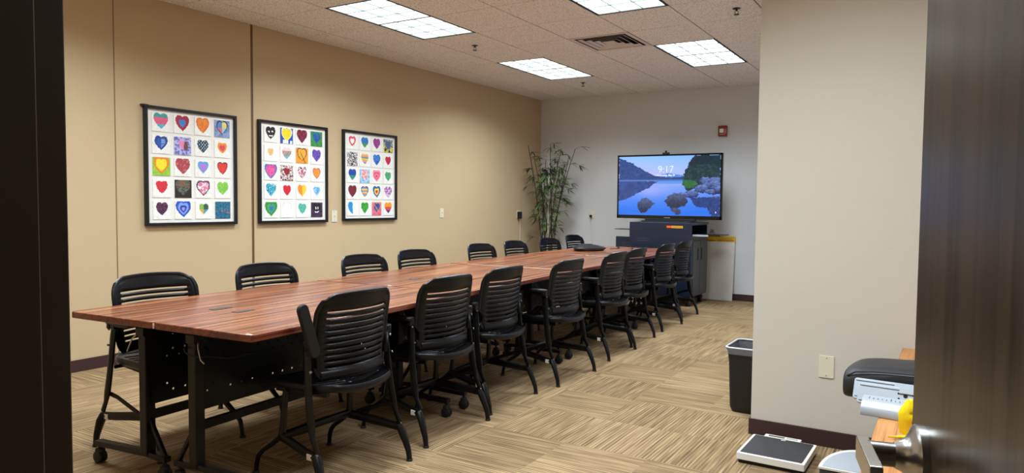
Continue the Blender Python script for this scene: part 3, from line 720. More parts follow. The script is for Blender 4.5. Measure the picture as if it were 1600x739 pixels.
for k, (yc, z0, z1, lab) in enumerate(FR):
    t = thing('framed_picture', lab, 'picture', (.001, yc, z0), PI/2, 'framed heart pictures on the left wall')
    # local: x along the wall (towards +Y world), -y out of the wall, z up
    W2 = .398; HH = z1-z0; fw = .024
    bm = BM()
    for a in ((-W2, -W2+fw, 0, HH), (W2-fw, W2, 0, HH), (-W2+fw, W2-fw, 0, fw), (-W2+fw, W2-fw, HH-fw, HH)): box(bm, a[0], a[1], -.032, 0, a[2], a[3])
    if k == 0: box(bm, -W2-.02, -W2+.03, -.034, 0, HH-.012, HH+.004)
    obj('frame', bm, M_PFRAME, t, bevel=.003)
    bm = BM(); box(bm, -W2+.02, W2-.02, -.012, -.002, .02, HH-.02); obj('mat_board', bm, M_MAT, t)
    for r in range(5):
        for c in range(4):
            cx = -.265+.1765*c; cz = HH-.122-.171*r; h = .0715
            bm = BM(); box(bm, cx-h, cx+h, -.0165, -.012, cz-h, cz+h)
            cardo = obj('art_card', bm, M_MAT, t)
            spec = ART[k][r*4+c]; full = spec[0] != W_
            q = h if full else h
            raster('heart_painting', 30, 30, art_fn(spec, k*20+r*4+c+1), cx-q, cx+q, cz-q, cz+q, -.0168, M_PAINT, cardo)

# ------------------------------------------------------------------ wall plates
def plate(name, label, loc, rz, kind, grp=None):
    t = thing(name, label, 'switch' if kind == 'switch' else ('outlet' if kind == 'outlet' else 'wall plate'), loc, rz, grp)
    bm = BM(); prism(bm, rrect(-.036, .036, -.057, .057, .005, 3), 0, .006, Matrix.Rotation(PI/2, 4, 'X')); obj('cover_plate', bm, M_PLATE, t, bevel=.0015)
    if kind == 'switch':
        bm = BM(); box(bm, -.006, .006, -.0075, -.006, -.012, .012); box(bm, -.0035, .0035, -.017, -.007, 0, .01); obj('toggle', bm, M_PLATE, t)
    if kind == 'outlet':
        for z in (.02, -.02):
            bm = BM(); prism(bm, rrect(-.016, .016, z-.014, z+.014, .006, 3), .006, .0072, Matrix.Rotation(PI/2, 4, 'X')); obj('socket', bm, M_WHITE, t)
    bm = BM()
    for z in (-.045, .045): lathe(bm, [(.003, .006), (.003, .0075)], n=8, M=Matrix.Translation((0, 0, z)) @ Matrix.Rotation(PI/2, 4, 'X'))
    obj('screw', bm, M_BOLT, t); return t
plate('light_switch', 'ivory toggle switch plate between the middle and right heart pictures', (0, -4.09, 1.085), PI/2, 'switch')
plate('wall_switch', 'ivory switch plate on the tan wall between the right picture and the bamboo', (0, -2.37, 1.105), PI/2, 'switch')
plate('wall_outlet', 'ivory outlet on the back wall with a grey cord plugged in', (.876, 0, 1.085), 0, 'outlet')
plate('blank_plate', 'ivory blank cover plate low on the near right wall above the black scale', (4.822, PY, .416), 0, 'blank')
plate('socket_plate', 'ivory outlet behind the black adapter beside the bamboo', (0, -.63, 1.075), PI/2, 'outlet')
t = thing('power_adapter', 'black plug-in power adapter on the tan wall left of the bamboo', 'power adapter', (.006, -.63, 1.07), PI/2)
bm = BM(); box(bm, -.028, .028, -.05, 0, -.055, .045); obj('adapter_body', bm, M_BLACK, t, bevel=.005)
bm = BM(); sweep(bm, [(0, -.03, -.05), (.003, -.03, -.2), (-.004, -.025, -.6), (.0, -.02, -.9), (.03, -.02, -1.05)], .0028, n=6); obj('cord', bm, M_WHITE, t, smooth=True)
t = thing('phone_cord', 'thin grey cord drooping from the back wall outlet to the conference phone', 'cord', (.862, -.0075, 1.06))
bm = BM(); box(bm, -.016, .016, -.03, 0, -.02, .018); obj('plug', bm, M_BLACK, t, bevel=.003)
bm = BM(); pl = Vector((.862, -.0075, 1.06))
path = [Vector(p)-pl for p in ((.862, -.035, 1.05), (.865, -.05, 1.02), (.93, -.16, .97), (1.15, -.6, .88), (1.45, -1.2, .80), (1.70, -1.66, .745), (1.745, -1.74, .7235), (1.83, -1.83, .7235), (1.80, -1.92, .7235))]
sweep(bm, path, .0022, n=6); obj('cord', bm, mat('grey_cord', '#8d8a86', rough=.5), t, smooth=True)
# fire alarm
t = thing('fire_alarm', 'dark red fire alarm strobe with clear lens high on the back wall', 'fire alarm', (2.755, 0, 2.204))
bm = BM(); prism(bm, rrect(-.058, .058, -.068, .068, .008, 3), 0, .035, Matrix.Rotation(PI/2, 4, 'X')); obj('housing', bm, M_RED, t, bevel=.004)
bm = BM(); prism(bm, rrect(-.035, .018, -.025, .028, .006, 3), .035, .052, Matrix.Rotation(PI/2, 4, 'X')); obj('strobe_lens', bm, M_LENS, t, bevel=.003)
bm = BM()
for k in range(4): box(bm, .024, .05, -.037, -.035, -.03+.016*k, -.024+.016*k)
box(bm, -.035, .03, -.037, -.035, -.045, -.040); obj('grille', bm, mat('alarm_print', '#d8b8b4', rough=.6), t)

# ------------------------------------------------------------------ media cart, television, board
CX0, CX1, CY0, CY1, CH_ = 1.872, 2.672, -.95, -.30, 1.02
t = thing('media_cart', 'dark blue-grey steel media cart under the television, with perforated panel and side doors', 'cart', ((CX0+CX1)/2, (CY0+CY1)/2, 0))
hx = (CX1-CX0)/2; hy = (CY1-CY0)/2
bm = BM(); box(bm, -hx+.015, hx-.003, -hy+.02, hy, .115, .86); obj('cabinet_body', bm, M_CARTS, t, bevel=.004)
bm = BM(); box(bm, -hx-.005, hx+.008, -hy-.002, hy+.004, CH_-.03, CH_); obj('top_shelf', bm, M_CART, t, bevel=.004)
bm = BM()
for x, y in ((-hx+.02, -hy+.04), (-hx+.02, hy-.02), (hx-.02, hy-.02)): box(bm, x-.015, x+.015, y-.015, y+.015, .86, CH_-.03)
box(bm, -hx+.01, hx-.01, hy-.012, hy-.004, .86, CH_-.03); box(bm, -hx, -hx+.01, -hy+.02, hy, .86, CH_-.03); obj('upper_compartment', bm, M_CART, t)
bm = BM(); box(bm, -hx-.006, hx, -hy, -hy+.018, .13, CH_-.03); fp = obj('front_panel', bm, M_CART, t, bevel=.003)
bm = BM()
for i in range(7):
    for j in range(2): lathe(bm, [(.0045, 0), (.0045, .0012)], n=8, M=Matrix.Translation((-hx+.11+.022*i, -hy-.0002, .79+.026*j)) @ Matrix.Rotation(PI/2, 4, 'X'))
obj('vent_hole', bm, mat('vent_grey', '#5c6470', rough=.6), fp, kind='stuff')
bm = BM()
for i in range(24): box(bm, -hx+.03+.032*i, -hx+.0315+.032*i, -hy-.0008, -hy, .66, .97)
for j in range(11): box(bm, -hx+.03, hx-.03, -hy-.0008, -hy, .66+.03*j, .6615+.03*j)
obj('mesh_pattern', bm, mat('mesh_line', '#1d222b', rough=.5), fp, kind='stuff')
bm = BM(); box(bm, .085, .150, -hy-.003, -hy-.0005, .955, .982); obj('orange_label', bm, M_ORANGE, fp, label='orange end of the warning label')
bm = BM(); box(bm, .150, .290, -hy-.003, -hy-.0005, .955, .982); lb = obj('yellow_label', bm, M_LABELY, fp, label='yellow warning label with dark print')
bm = BM()
for k in range(7): box(bm, .160+.018*k, .172+.018*k, -hy-.0036, -hy-.003, .964, .974)
obj('label_print', bm, M_DARKBROWN, lb)
for k, (y0, y1) in enumerate(((-hy+.06, -.005), (.005, hy-.03))):
    bm = BM(); box(bm, hx-.003, hx+.010, y0, y1, .16, .80); d = obj('side_door', bm, M_CARTS, t, bevel=.003)
    bm = BM(); yy = (y0+y1)/2 + (.04 if k == 0 else -.10); box(bm, hx+.0095, hx+.0115, yy-.02, yy+.02, .56, .71); obj('recessed_handle', bm, M_DARK, d)
for x in (-hx+.08, hx-.06):
    for y in (-hy+.09, hy-.08):
        bm = BM()
        for s in (-1, 1): lathe(bm, [(.0, -.011), (.03, -.011), (.045, -.008), (.048, 0), (.045, .008), (.03, .011), (.0, .011)], n=22, M=Matrix.Translation((x+s*.014, y, .048)) @ Matrix.Rotation(PI/2, 4, 'Y'))
        cs = obj('caster', bm, M_RUBBER, t, smooth=True)
        bm = BM(); box(bm, x-.03, x+.03, y-.035, y+.035, .098, .116); lathe(bm, [(.014, -.03), (.014, .03)], n=12, M=Matrix.Translation((x, y, .048)) @ Matrix.Rotation(PI/2, 4, 'Y')); obj('caster_fork', bm, M_BOLT, cs)
# pull-out shelf on the right and folded tray on the left
bm = BM(); box(bm, hx-.25, hx+.33, -hy+.06, .12, .868, .880); sh = obj('pullout_shelf', bm, M_FRAME, t, bevel=.002)
bm = BM(); box(bm, hx-.0, hx+.19, -hy+.035, -hy+.059, .860, .882); obj('shelf_rail', bm, M_SILVER, sh, bevel=.002, label='silver rail of the pull-out shelf')
bm = BM(); box(bm, -hx-.36, -hx+.1, .0, .22, .905, .913); obj('side_shelf', bm, M_FRAME, t, bevel=.002)
bm = BM(); box(bm, -hx-.36, -hx+.02, .05, .065, .45, .812); sp_ = obj('side_panel', bm, M_CART, t, bevel=.002)
bm = BM()
for i in range(5):
    for j in range(4): lathe(bm, [(.004, 0), (.004, .0012)], n=8, M=Matrix.Translation((-hx-.27+.026*i, .0498, .66+.026*j)) @ Matrix.Rotation(PI/2, 4, 'X'))
obj('vent_hole', bm, mat('vent_grey2', '#6c7078', rough=.6), sp_, kind='stuff')
# small black device on the pull-out shelf
t = thing('webcam_cable', 'small coil of black cable on the cart pull-out shelf', 'cable', (CX1+.10, -.45, .880))
bm = BM(); pts = [(.035*math.cos(a)*(1-.02*k), .03*math.sin(a), .004+.0022*k) for k, a in enumerate([i*.7 for i in range(24)])]
sweep(bm, pts, .0035, n=6); tag(t, 'small coil of black cable on the silver-edged cart shelf', 'cable'); obj('coil', bm, M_RUBBER, t, smooth=True)
# television
TVY = -.62
t = thing('television', 'large black flat-screen television on the media cart showing a blue lake and 9:17', 'television', (2.243, TVY, CH_))
tw = .695; z0, z1 = .036, .857
bm = BM(); box(bm, -tw, tw, -.012, .03, z0, z1); obj('cabinet', bm, M_BLACK, t, bevel=.006)
bm = BM(); box(bm, -.5, .5, .03, .065, z0+.08, z1-.2); obj('rear_housing', bm, M_BLACK, t, bevel=.01)
bm = BM()
for a in ((-tw, tw, z0, z0+.045), (-tw, tw, z1-.022, z1), (-tw, -tw+.022, z0, z1), (tw-.022, tw, z0, z1)): box(bm, a[0], a[1], -.017, -.012, a[2], a[3])
bz = obj('bezel', bm, mat('gloss_bezel', '#0b0b0d', rough=.15), t, bevel=.0015)
bm = BM(); box(bm, -.04, .04, -.0176, -.017, z0+.014, z0+.021); obj('maker_mark', bm, mat('grey_mark', '#8c8e92', rough=.4), bz, label='tiny grey maker mark')
bm = BM(); prism(bm, rrect(-.33, .33, -.09, .11, .03, 4), 0.0, .012); box(bm, -.30, .36, -.02, .06, .012, .04); obj('stand', bm, M_BLACK, t, bevel=.003)
def inpoly(x, y, P):
    c = False; j = len(P)-1
    for i in range(len(P)):
        if (P[i][1] > y) != (P[j][1] > y) and x < (P[j][0]-P[i][0])*(y-P[i][1])/(P[j][1]-P[i][1])+P[i][0]: c = not c
        j = i
    return c
def rgb(*a): return tuple(v/255 for v in a)
HILL = [(0, .02), (.05, .05), (.12, .10), (.19, .17), (.27, .245), (.34, .31), (.40, .345), (.50, .355), (.66, .35), (.66, .41), (0, .42)]
MTN = [(.36, .345), (.44, .31), (.50, .285), (.56, .30), (.66, .325), (.66, .40), (.36, .40)]
REFL = [(0, .41), (.40, .43), (.36, .475), (.30, .54), (.22, .61), (.14, .68), (.07, .735), (0, .765)]
TREE = [(.755, 0), (1, 0), (1, .42), (.84, .46), (.76, .54), (.70, .60), (.67, .56), (.655, .50), (.64, .44), (.645, .36), (.67, .24), (.70, .16), (.72, .08)]
GRASS = [(.635, .40), (.70, .41), (.76, .42), (.79, .47), (.74, .53), (.68, .54), (.65, .49)]
DARKW = [(.68, .64), (.76, .70), (.82, .69), (1, .68), (1, 1), (.92, 1), (.90, .93), (.87, .86), (.80, .85), (.76, .82), (.74, .74)]
BLD = [((.86, .43), .055, .07), ((.95, .42), .06, .06), ((.90, .50), .06, .06), ((.83, .55), .07, .07), ((.945, .50), .07, .08), ((.93, .60), .07, .045), ((.735, .635), .066, .06), ((.99, .56), .05, .07), ((.66, .65), .05, .045), ((.95, .69), .04, .02)]
RL = [(.20, .79), (.235, .72), (.27, .705), (.31, .72), (.37, .79), (.34, .86), (.30, .92), (.27, .965), (.225, .955), (.20, .88)]
RC = [(.475, .765), (.51, .67), (.56, .62), (.63, .625), (.68, .69), (.695, .77), (.67, .83), (.60, .87), (.54, .875), (.50, .83)]
RS = [(.53, .89), (.57, .86), (.61, .89), (.64, .94), (.62, .985), (.58, .97)]
def screen(u, v):
    jx = .022*(vnoise(u*55, v*45, 2)-.5); jy = .022*(vnoise(u*50, v*50, 5)-.5); n = vnoise(u*28, v*22, 1); n2 = vnoise(u*70, v*60, 3); x, y = u+jx, v+jy
    if v < .40:
        c = mixc(rgb(120, 176, 232), rgb(176, 176, 226), min(1, v/.33)); c = mixc(c, rgb(150, 160, 240), .5*vnoise(u*4, v*14, 9)); c = mixc(c, rgb(86, 150, 226), max(0, min(1, (u-.3)*1.1))*(.55-v))
    else:
        q = min(1, max(0, (v-.45)/.5)); c = mixc(rgb(150, 160, 226), rgb(28, 98, 210), q**.7)
        if abs(v-.43) < .035: c = mixc(c, rgb(60, 120, 205), .7)
        c = mixc(c, rgb(190, 170, 220), .5*math.exp(-((u-.32)**2/.03+(v-.58)**2/.01)))
        c = mixc(c, rgb(70, 130, 225), .25*vnoise(u*6, v*40, 12))
    if inpoly(x, y, MTN): c = mixc(rgb(64, 118, 196), rgb(80, 130, 205), n)
    if inpoly(x, y, HILL): c = mixc(rgb(30, 52, 104), rgb(46, 76, 140), n2)
    if inpoly(x, y, REFL): c = mixc(rgb(30, 52, 108), rgb(44, 72, 136), n)
    if .395 < v < .425 and u < .66: c = rgb(70, 108, 172)
    if inpoly(x, y, DARKW): c = mixc(rgb(24, 42, 92), rgb(44, 84, 160), n2*.6)
    if inpoly(x, y, TREE): c = mixc(rgb(10, 30, 44), rgb(26, 70, 66), n2 if v > .15 else n2*.4)
    if inpoly(x, y, GRASS): c = mixc(rgb(24, 74, 52), rgb(52, 108, 58), n2)
    for (cx, cy), rx, ry in BLD:
        d = (x-cx)**2/rx**2+(y-cy)**2/ry**2
        if d < 1: c = mixc(rgb(92, 116, 174), rgb(26, 36, 78), min(1, max(0, (y-cy)/ry*.55+.42+.25*d*d+.6*(n2-.5))))
    for P, cy in ((RL, .80), (RC, .70), (RS, .90)):
        if inpoly(x, y, P): c = mixc(rgb(74, 88, 128), rgb(30, 38, 66), min(1, max(0, (y-cy)*5+.45+.5*(n2-.5))))
    if .955 < u < .967 and .92 < v < .945: c = rgb(200, 215, 235)
    return c
raster('screen', 208, 118, screen, -tw+.021, tw-.021, z0+.044, z1-.021, -.0135, M_SCREEN, t)
M_TXT = mat('screen_text', '#000000', rough=.5, emit='#eaf6ff', es=1.25)
def text(s, size, x, y, z, m, parent, name, bold=0):
    cu = bpy.data.curves.new(name, 'FONT'); cu.body = s; cu.size = size; cu.align_x = 'CENTER'; cu.align_y = 'CENTER'; cu.extrude = .0002; cu.offset = bold
    tmp = bpy.data.objects.new(name, cu); C.objects.link(tmp); dg = bpy.context.evaluated_depsgraph_get()
    me = bpy.data.meshes.new_from_object(tmp.evaluated_get(dg)); bpy.data.objects.remove(tmp)
    me.materials.clear(); me.materials.append(m)
    o = bpy.data.objects.new(name, me); C.objects.link(o); o.parent = parent; o.location = (x, y, z); o.rotation_euler = (PI/2, 0, 0); return o
text('9:17', .125, -.03, -.0142, z1-.195, M_TXT, t, 'clock_text', -.0022)
text('Wednesday, May 29', .030, -.03, -.0142, z1-.268, M_TXT, t, 'date_text', .0007)
# webcam on top
t = thing('webcam', 'small black webcam clipped to the top edge of the television', 'webcam', (2.212, TVY-.005, CH_+z1))
bm = BM(); prism(bm, rrect(-.045, .045, 0, .022, .008, 3), 0, .03, Matrix.Translation((0, .01, 0)) @ Matrix.Rotation(PI/2, 4, 'X')); obj('body', bm, M_BLACK, t, bevel=.003)
bm = BM(); sphere(bm, (0, -.008, .034), .014, 14); obj('lens', bm, mat('camera_lens', '#0a0a0c', rough=.08), t, smooth=True)
bm = BM(); box(bm, -.02, .02, .012, .03, -.0, .008); obj('clip', bm, M_BLACK, t)
# white board with the yellow sign strip leaning on the back wall
t = thing('leaning_board', 'tall white board with a yellow top strip, leaning on the back wall beside the cart', 'board', (2.785, -.115, .002))
t.rotation_euler = (-math.radians(6.2), 0, 0)
bm = BM(); box(bm, -.225, .170, -.012, 0, 0, .765); obj('panel', bm, M_BOARD, t, bevel=.003)
bm = BM(); prism(bm, rrect(-.225, .175, .762, .835, .015, 3), .002, .014, Matrix.Rotation(PI/2, 4, 'X')); yb = obj('yellow_strip', bm, M_YEL, t, bevel=.002, label='yellow strip with dark print')
bm = BM()
for k in range(13): box(bm, -.06+.017*k, -.048+.017*k, -.0146, -.014, .774, .786)
for k in range(9): box(bm, -.02+.017*k, -.007+.017*k, -.0146, -.014, .800, .806)
box(bm, -.215, -.09, -.0146, -.014, .772, .782); obj('strip_print', bm, M_DARKBROWN, yb)

# ------------------------------------------------------------------ conference phone and cable on the table
t = thing('conference_phone', 'black three-cornered conference phone near the far end of the table', 'phone', (1.875, -2.16, TH), .5); t.scale = (1.25, 1.25, 1.1)
bm = BM(); out = []
for k in range(48):
    a = 2*PI*k/48; r = .118+.052*(.5+.5*math.cos(3*a))**1.3; out.append((r*math.cos(a), r*math.sin(a)))
rings = []
for s, z in ((.86, 0.003), (1.0, .022), (1.02, .030), (.90, .040), (.55, .058), (.30, .064)): rings.append([bm.verts.new((x*s, y*s, z)) for x, y in out])
for a, b in zip(rings, rings[1:]):
    for i in range(48): bm.faces.new((a[i], a[(i+1) % 48], b[(i+1) % 48], b[i]))
bm.faces.new(rings[0][::-1]); bm.faces.new(rings[-1]); obj('body', bm, mat('phone_black', '#1e1f21', rough=.3), t, smooth=True)
bm = BM(); lathe(bm, [(.052, .060), (.052, .0655), (.046, .067)], n=28); obj('speaker_grille', bm, M_RUBBER, t, smooth=True)
bm = BM(); box(bm, .055, .10, -.03, .03, .0, .004, Matrix.Translation((0, 0, .0535)) @ Matrix.Rotation(.32, 4, 'Y')); obj('keypad', bm, mat('lcd_grey', '#8fa0a8', rough=.2), t)
t = thing('black_cable', 'loose black cable looped on the far end of the table', 'cable', (2.02, -1.5, TH+.0055))
bm = BM(); sweep(bm, [(-.05, -.25, 0), (.02, -.16, 0), (-.02, -.05, 0), (-.10, .06, .0), (-.04, .14, .02), (.04, .10, .02), (.13, .0, 0), (.17, -.12, 0)], .004, n=6); obj('cable', bm, M_RUBBER, t, smooth=True)

# ------------------------------------------------------------------ bamboo plant in the corner
rnd = random.Random(3)
t = thing('bamboo_plant', 'tall potted artificial bamboo in the corner behind the chairs', 'plant', (.42, -.48, 0))
bm = BM(); lathe(bm, [(.10, 0), (.12, .01), (.145, .26), (.15, .30), (.137, .30), (.13, .27), (0, .27)], n=28); obj('pot', bm, mat('dark_pot', '#2a221d', rough=.6), t, smooth=True)
M_CANE = [mat('cane_brown', '#5a4a36', rough=.5, noise=(25, '#31281d')), mat('cane_pale', '#cfccbe', rough=.45, noise=(25, '#a29d88')), mat('cane_dark', '#2a241c', rough=.5)]
M_LEAF = mat('bamboo_leaf', '#3f5c2c', rough=.5, noise=(9, '#26391d'))
M_LEAF2 = mat('bamboo_leaf_light', '#6d8a45', rough=.5, noise=(9, '#3f5c28'))
bl = BM(); tops = []
def leaf(bm, p, d, L, wd, mi):
    d = d.normalized(); s = d.cross(Vector((0, 0, 1)));
    if s.length < .05: s = Vector((1, 0, 0))
    s.normalize(); s = (s + Vector((0, 0, rnd.uniform(-.5, .5)))).normalized(); pr = []
    for q, ww in ((0, .12), (.25, .9), (.55, 1), (.8, .6), (1, 0)):
        c = p + d*L*q + Vector((0, 0, -.28*L*q*q)); pr.append((c, ww*wd))
    up = s.cross(d)*.18
    prev = None
    for c, ww in pr:
        cur = [bm.verts.new(c-s*ww), bm.verts.new(c-up*ww*2), bm.verts.new(c+s*ww)] if ww > 0 else [bm.verts.new(c)]
        if prev:
            if len(cur) == 3:
                for k in (0, 1): f = bm.faces.new((prev[k], prev[k+1], cur[k+1], cur[k])); f.material_index = mi
            else:
                for k in (0, 1): f = bm.faces.new((prev[k], prev[k+1], cur[0])); f.material_index = mi
        prev = cur
for k in range(13):
    a = rnd.uniform(0, 2*PI); r = rnd.uniform(.01, .10); b0 = Vector((r*math.cos(a), r*math.sin(a), .27))
    ex = [-.30, -.22, -.17, -.10, -.05, -.02, .02, .05, .10, .17, .26, .36, .46][k]; ey = rnd.uniform(-.14, .14); ht = [1.85, 2.05, 1.7, 2.08, 1.9, 1.6, 2.05, 1.85, 2.0, 1.75, 2.0, 1.9, 2.0][k]
    ex = max(ex, -.33)*.86
    P = [b0 + Vector((ex*q**1.6, ey*q**1.5, (ht-.27)*q)) for q in [i/16 for i in range(17)]]
    R = [(.0105-.0065*i/16)*(1.12 if i % 3 == 0 else 1) for i in range(17)]
    bm = BM(); sweep(bm, P, R, n=8, up=(0, 1, 0)); obj('cane', bm, M_CANE[(0, 2, 0, 0, 1, 2, 1, 0, 1, 0, 0, 2, 0)[k]], t, smooth=True)
    for i in range(4, 17):
        if rnd.random() < (.25 if i < 7 else .66):
            for _ in range(rnd.choice((1, 1, 2, 2))):
                az = rnd.uniform(0, 2*PI); d = Vector((math.cos(az), math.sin(az), rnd.uniform(-.2, .6))).normalized()
                L = rnd.uniform(.05, .15); tip = P[i] + d*L
                if tip.x < -.36: tip.x = -.36
                sweep(bl, [P[i], P[i]+d*L*.6+Vector((0, 0, .01)), tip], [.002, .0015, .001], n=4)
                mi = 1 if rnd.random() < .3 else 0
                for _ in range(rnd.randint(4, 6)):
                    az2 = az + rnd.uniform(-1.3, 1.3); dd = Vector((math.cos(az2), math.sin(az2), rnd.uniform(-.75, .45)))
                    if tip.x+dd.x*.12 < -.40: dd.x = abs(dd.x)
                    leaf(bl, tip, dd, rnd.uniform(.085, .15), rnd.uniform(.007, .0115), mi)
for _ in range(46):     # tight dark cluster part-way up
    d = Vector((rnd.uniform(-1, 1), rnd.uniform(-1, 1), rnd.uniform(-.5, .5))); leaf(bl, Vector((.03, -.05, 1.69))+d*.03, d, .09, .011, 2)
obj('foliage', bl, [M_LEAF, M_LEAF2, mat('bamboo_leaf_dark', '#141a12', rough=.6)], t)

# ------------------------------------------------------------------ waste bin
t = thing('waste_bin', 'black rectangular waste bin with a clear liner behind the near wall corner', 'waste bin', (4.325, -4.80, 0))
bm = BM(); prof = ((.085, .125, 0), (.095, .135, .03), (.104, .143, .30), (.112, .150, .372), (.118, .156, .378), (.118, .156, .388), (.110, .148, .388), (.100, .138, .30), (.085, .125, .02))
rings = [[bm.verts.new((x, y, z)) for x, y in rrect(-a, a, -b, b, .035, 5)] for a, b, z in prof]
for a, b in zip(rings, rings[1:]):
    for i in range(len(a)): bm.faces.new((a[i], a[(i+1) % len(a)], b[(i+1) % len(b)], b[i]))
bm.faces.new(rings[0][::-1]); bm.faces.new(rings[-1]); obj('bin_body', bm, mat('bin_black', '#131314', rough=.55), t, smooth=True)
m = bpy.data.materials.new('clear_liner'); m.use_nodes = True; b = m.node_tree.nodes['Principled BSDF']
b.inputs['Base Color'].default_value = (.85, .87, .9, 1); b.inputs['Roughness'].default_value = .25; b.inputs['Alpha'].default_value = .13; M_LINER = m
bm = BM(); rr = random.Random(5); prof = ((.080, .118, .16), (.092, .130, .26), (.104, .142, .37), (.114, .152, .392), (.1225, .1605, .393), (.1235, .1615, .378), (.121, .159, .352))
rings = []
for a, b_, z in prof: rings.append([bm.verts.new((x*(1+rr.uniform(-.012, .012)*(z < .36)), y*(1+rr.uniform(-.012, .012)*(z < .36)), z+(rr.uniform(-.008, .008) if z < .345 and a > .12 else rr.uniform(-.003, .003)))) for x, y in rrect(-a, a, -b_, b_, .035, 9)])
for a, b_ in zip(rings, rings[1:]):
    for i in range(len(a)): bm.faces.new((a[i], a[(i+1) % len(a)], b_[(i+1) % len(b_)], b_[i]))
obj('liner', bm, M_LINER, t, smooth=True)
bm = BM(); sweep(bm, [(x, y, .392) for x, y in rrect(-.118, .118, -.156, .156, .035, 8)], .0045, n=6, closed=True); obj('liner_rim', bm, mat('liner_edge', '#d9dbde', rough=.3), t, smooth=True)

# ------------------------------------------------------------------ floor scale
t = thing('floor_scale', 'low white floor scale with a black platform beside the near wall baseboard', 'scale', (4.652, -5.59, 0), -.02)
bm = BM(); prism(bm, rrect(-.150, .150, -.155, .145, .006, 3), 0, .020); obj('rubber_base', bm, M_RUBBER, t)
bm = BM(); prism(bm, rrect(-.157, .157, -.163, .152, .006, 3), .018, .052); obj('housing', bm, M_WHITE, t, bevel=.003)
bm = BM(); prism(bm, rrect(-.143, .143, -.150, .140, .004, 3), .052, .0545); obj('platform', bm, mat('ribbed_rubber', '#29282a', rough=.7, bump=(300, .5)), t, bevel=.001)
bm = BM(); prism(bm, rrect(-.105, .075, .150, .200, .004, 3), .020, .050); cp = obj('display_console', bm, M_WHITE, t, bevel=.003)
bm = BM(); box(bm, -.085, -.005, .165, .187, .050, .0508); obj('display', bm, mat('lcd_olive', '#5d5b4a', rough=.25), cp)
bm = BM(); box(bm, .005, .06, .166, .186, .050, .0506); obj('button_strip', bm, mat('button_grey', '#a8a69c', rough=.5), cp)
bm = BM(); prism(bm, rrect(-.012, .012, .118, .127, .004, 3), .0545, .0552); obj('logo_mark', bm, M_STICK, t, label='small pale logo')

# ------------------------------------------------------------------ oak table with things on it
OT = .555
t = thing('oak_table', 'low oak-topped table against the near wall, half hidden behind the open door', 'table', (5.62, -6.55, 0))
bm = BM(); prism(bm, rrect(-.455, .455, -1.05, PY+6.55-.012, .004, 2), OT-.03, OT); obj('tabletop', bm, M_OAK, t, bevel=.003)
for x in (-.40, .40):
    for y in (-1.0, 1.2): bm = BM(); box(bm, x-.025, x+.025, y-.025, y+.025, 0, OT-.03); obj('leg', bm, M_OAK, t, bevel=.003)
bm = BM()
box(bm, -.39, .39, 1.19, 1.21, OT-.11, OT-.03); box(bm, -.39, .39, -1.01, -.99, OT-.11, OT-.03)
for x in (-.40, .40): box(bm, x-.01, x+.01, -1, 1.2, OT-.11, OT-.03)
obj('apron', bm, M_OAK, t)
# black bag
t = thing('black_bag', 'black padded nylon bag lying across the oak table', 'bag', (5.075, -6.13, OT+.001), -.02)
bm = BM(); secs = ((-.064, .044, .10, -.035), (-.060, .050, .125, -.045), (-.045, .064, .14, -.050), (-.015, .082, .150, -.048), (.03, .088, .156, -.03), (.085, .092, .160, -.006), (.12, .094, .160, 0), (.25, .104, .163, 0), (.45, .106, .160, 0), (.58, .098, .150, 0), (.64, .06, .10, .01))
rings = []; rb = random.Random(2)
for x, zt, yd, zb in secs:
    ring = []
    for k in range(20):
        a = 2*PI*k/20; cy = math.copysign(abs(math.cos(a))**.62, math.cos(a)); sz = math.copysign(abs(math.sin(a))**.62, math.sin(a))
        z = zb + (zt-zb)*(.5+.5*sz) + (rb.uniform(-.004, .004) if sz > 0 else 0); ring.append(bm.verts.new((x, yd*cy*.9, max(z, 0) if x > .1 else z)))
    rings.append(ring)
for a, b_ in zip(rings, rings[1:]):
    for i in range(20): bm.faces.new((a[i], a[(i+1) % 20], b_[(i+1) % 20], b_[i]))
bm.faces.new(rings[0][::-1]); bm.faces.new(rings[-1])
M_NYL = mat('black_nylon', '#1d1e22', rough=.5, bump=(40, .5))
bg = obj('bag_body', bm, M_NYL, t, smooth=True)
ss = bg.modifiers.new('subsurf', 'SUBSURF'); ss.levels = 1; ss.render_levels = 1
bm = BM(); sweep(bm, [(-.045, -.115, .045), (-.015, -.130, .066), (.05, -.136, .076), (.12, -.139, .080), (.3, -.143, .088), (.55, -.135, .082)], .003, n=6); obj('piping_seam', bm, M_RUBBER, bg, smooth=True)
# silver slide rails of the measuring rod
def slide(name, label, x0, y, z, L, wd, th, rz, holes):
    t = thing(name, label, 'measuring rod section', (x0, y, z), rz, 'silver measuring rod sections on the oak table'); t.rotation_euler = (math.radians(58), 0, rz)
    bm = BM(); prism(bm, rrect(0, L, 0, wd, .008, 3), 0, th); pl_ = obj('rail_body', bm, M_SILVER, t, bevel=.002)
    bm = BM()
    for yy in (.012, wd-.008): box(bm, .006, L-.006, yy-.002, yy+.002, th, th+.003)
    box(bm, .13, L-.01, wd-.022, wd-.002, th, th+.005); box(bm, .05, L-.02, .030, .032, th, th+.001); obj('ridge', bm, M_SILVER, pl_, bevel=.001)
    if holes:
        bm = BM()
        for k, (a, c) in enumerate(((.128, .052), (.130, .034), (.150, .045), (.155, .022), (.172, .052), (.176, .032))): lathe(bm, [(.0035 if k != 2 else .007, 0), (.0035 if k != 2 else .007, .0006)], (a, c, th), 10)
        obj('hole', bm, M_DARK, pl_)
    return t
slide('measuring_rod_section', 'pale silver slotted rail touching the black bag, rearmost of the three', 5.066, -6.405, OT+.001, .55, .078, .010, -.06, False)
slide('measuring_rod_section', 'pale silver slotted rail with punched holes, middle of the three', 5.084, -6.455, OT+.001, .52, .074, .010, -.06, True)
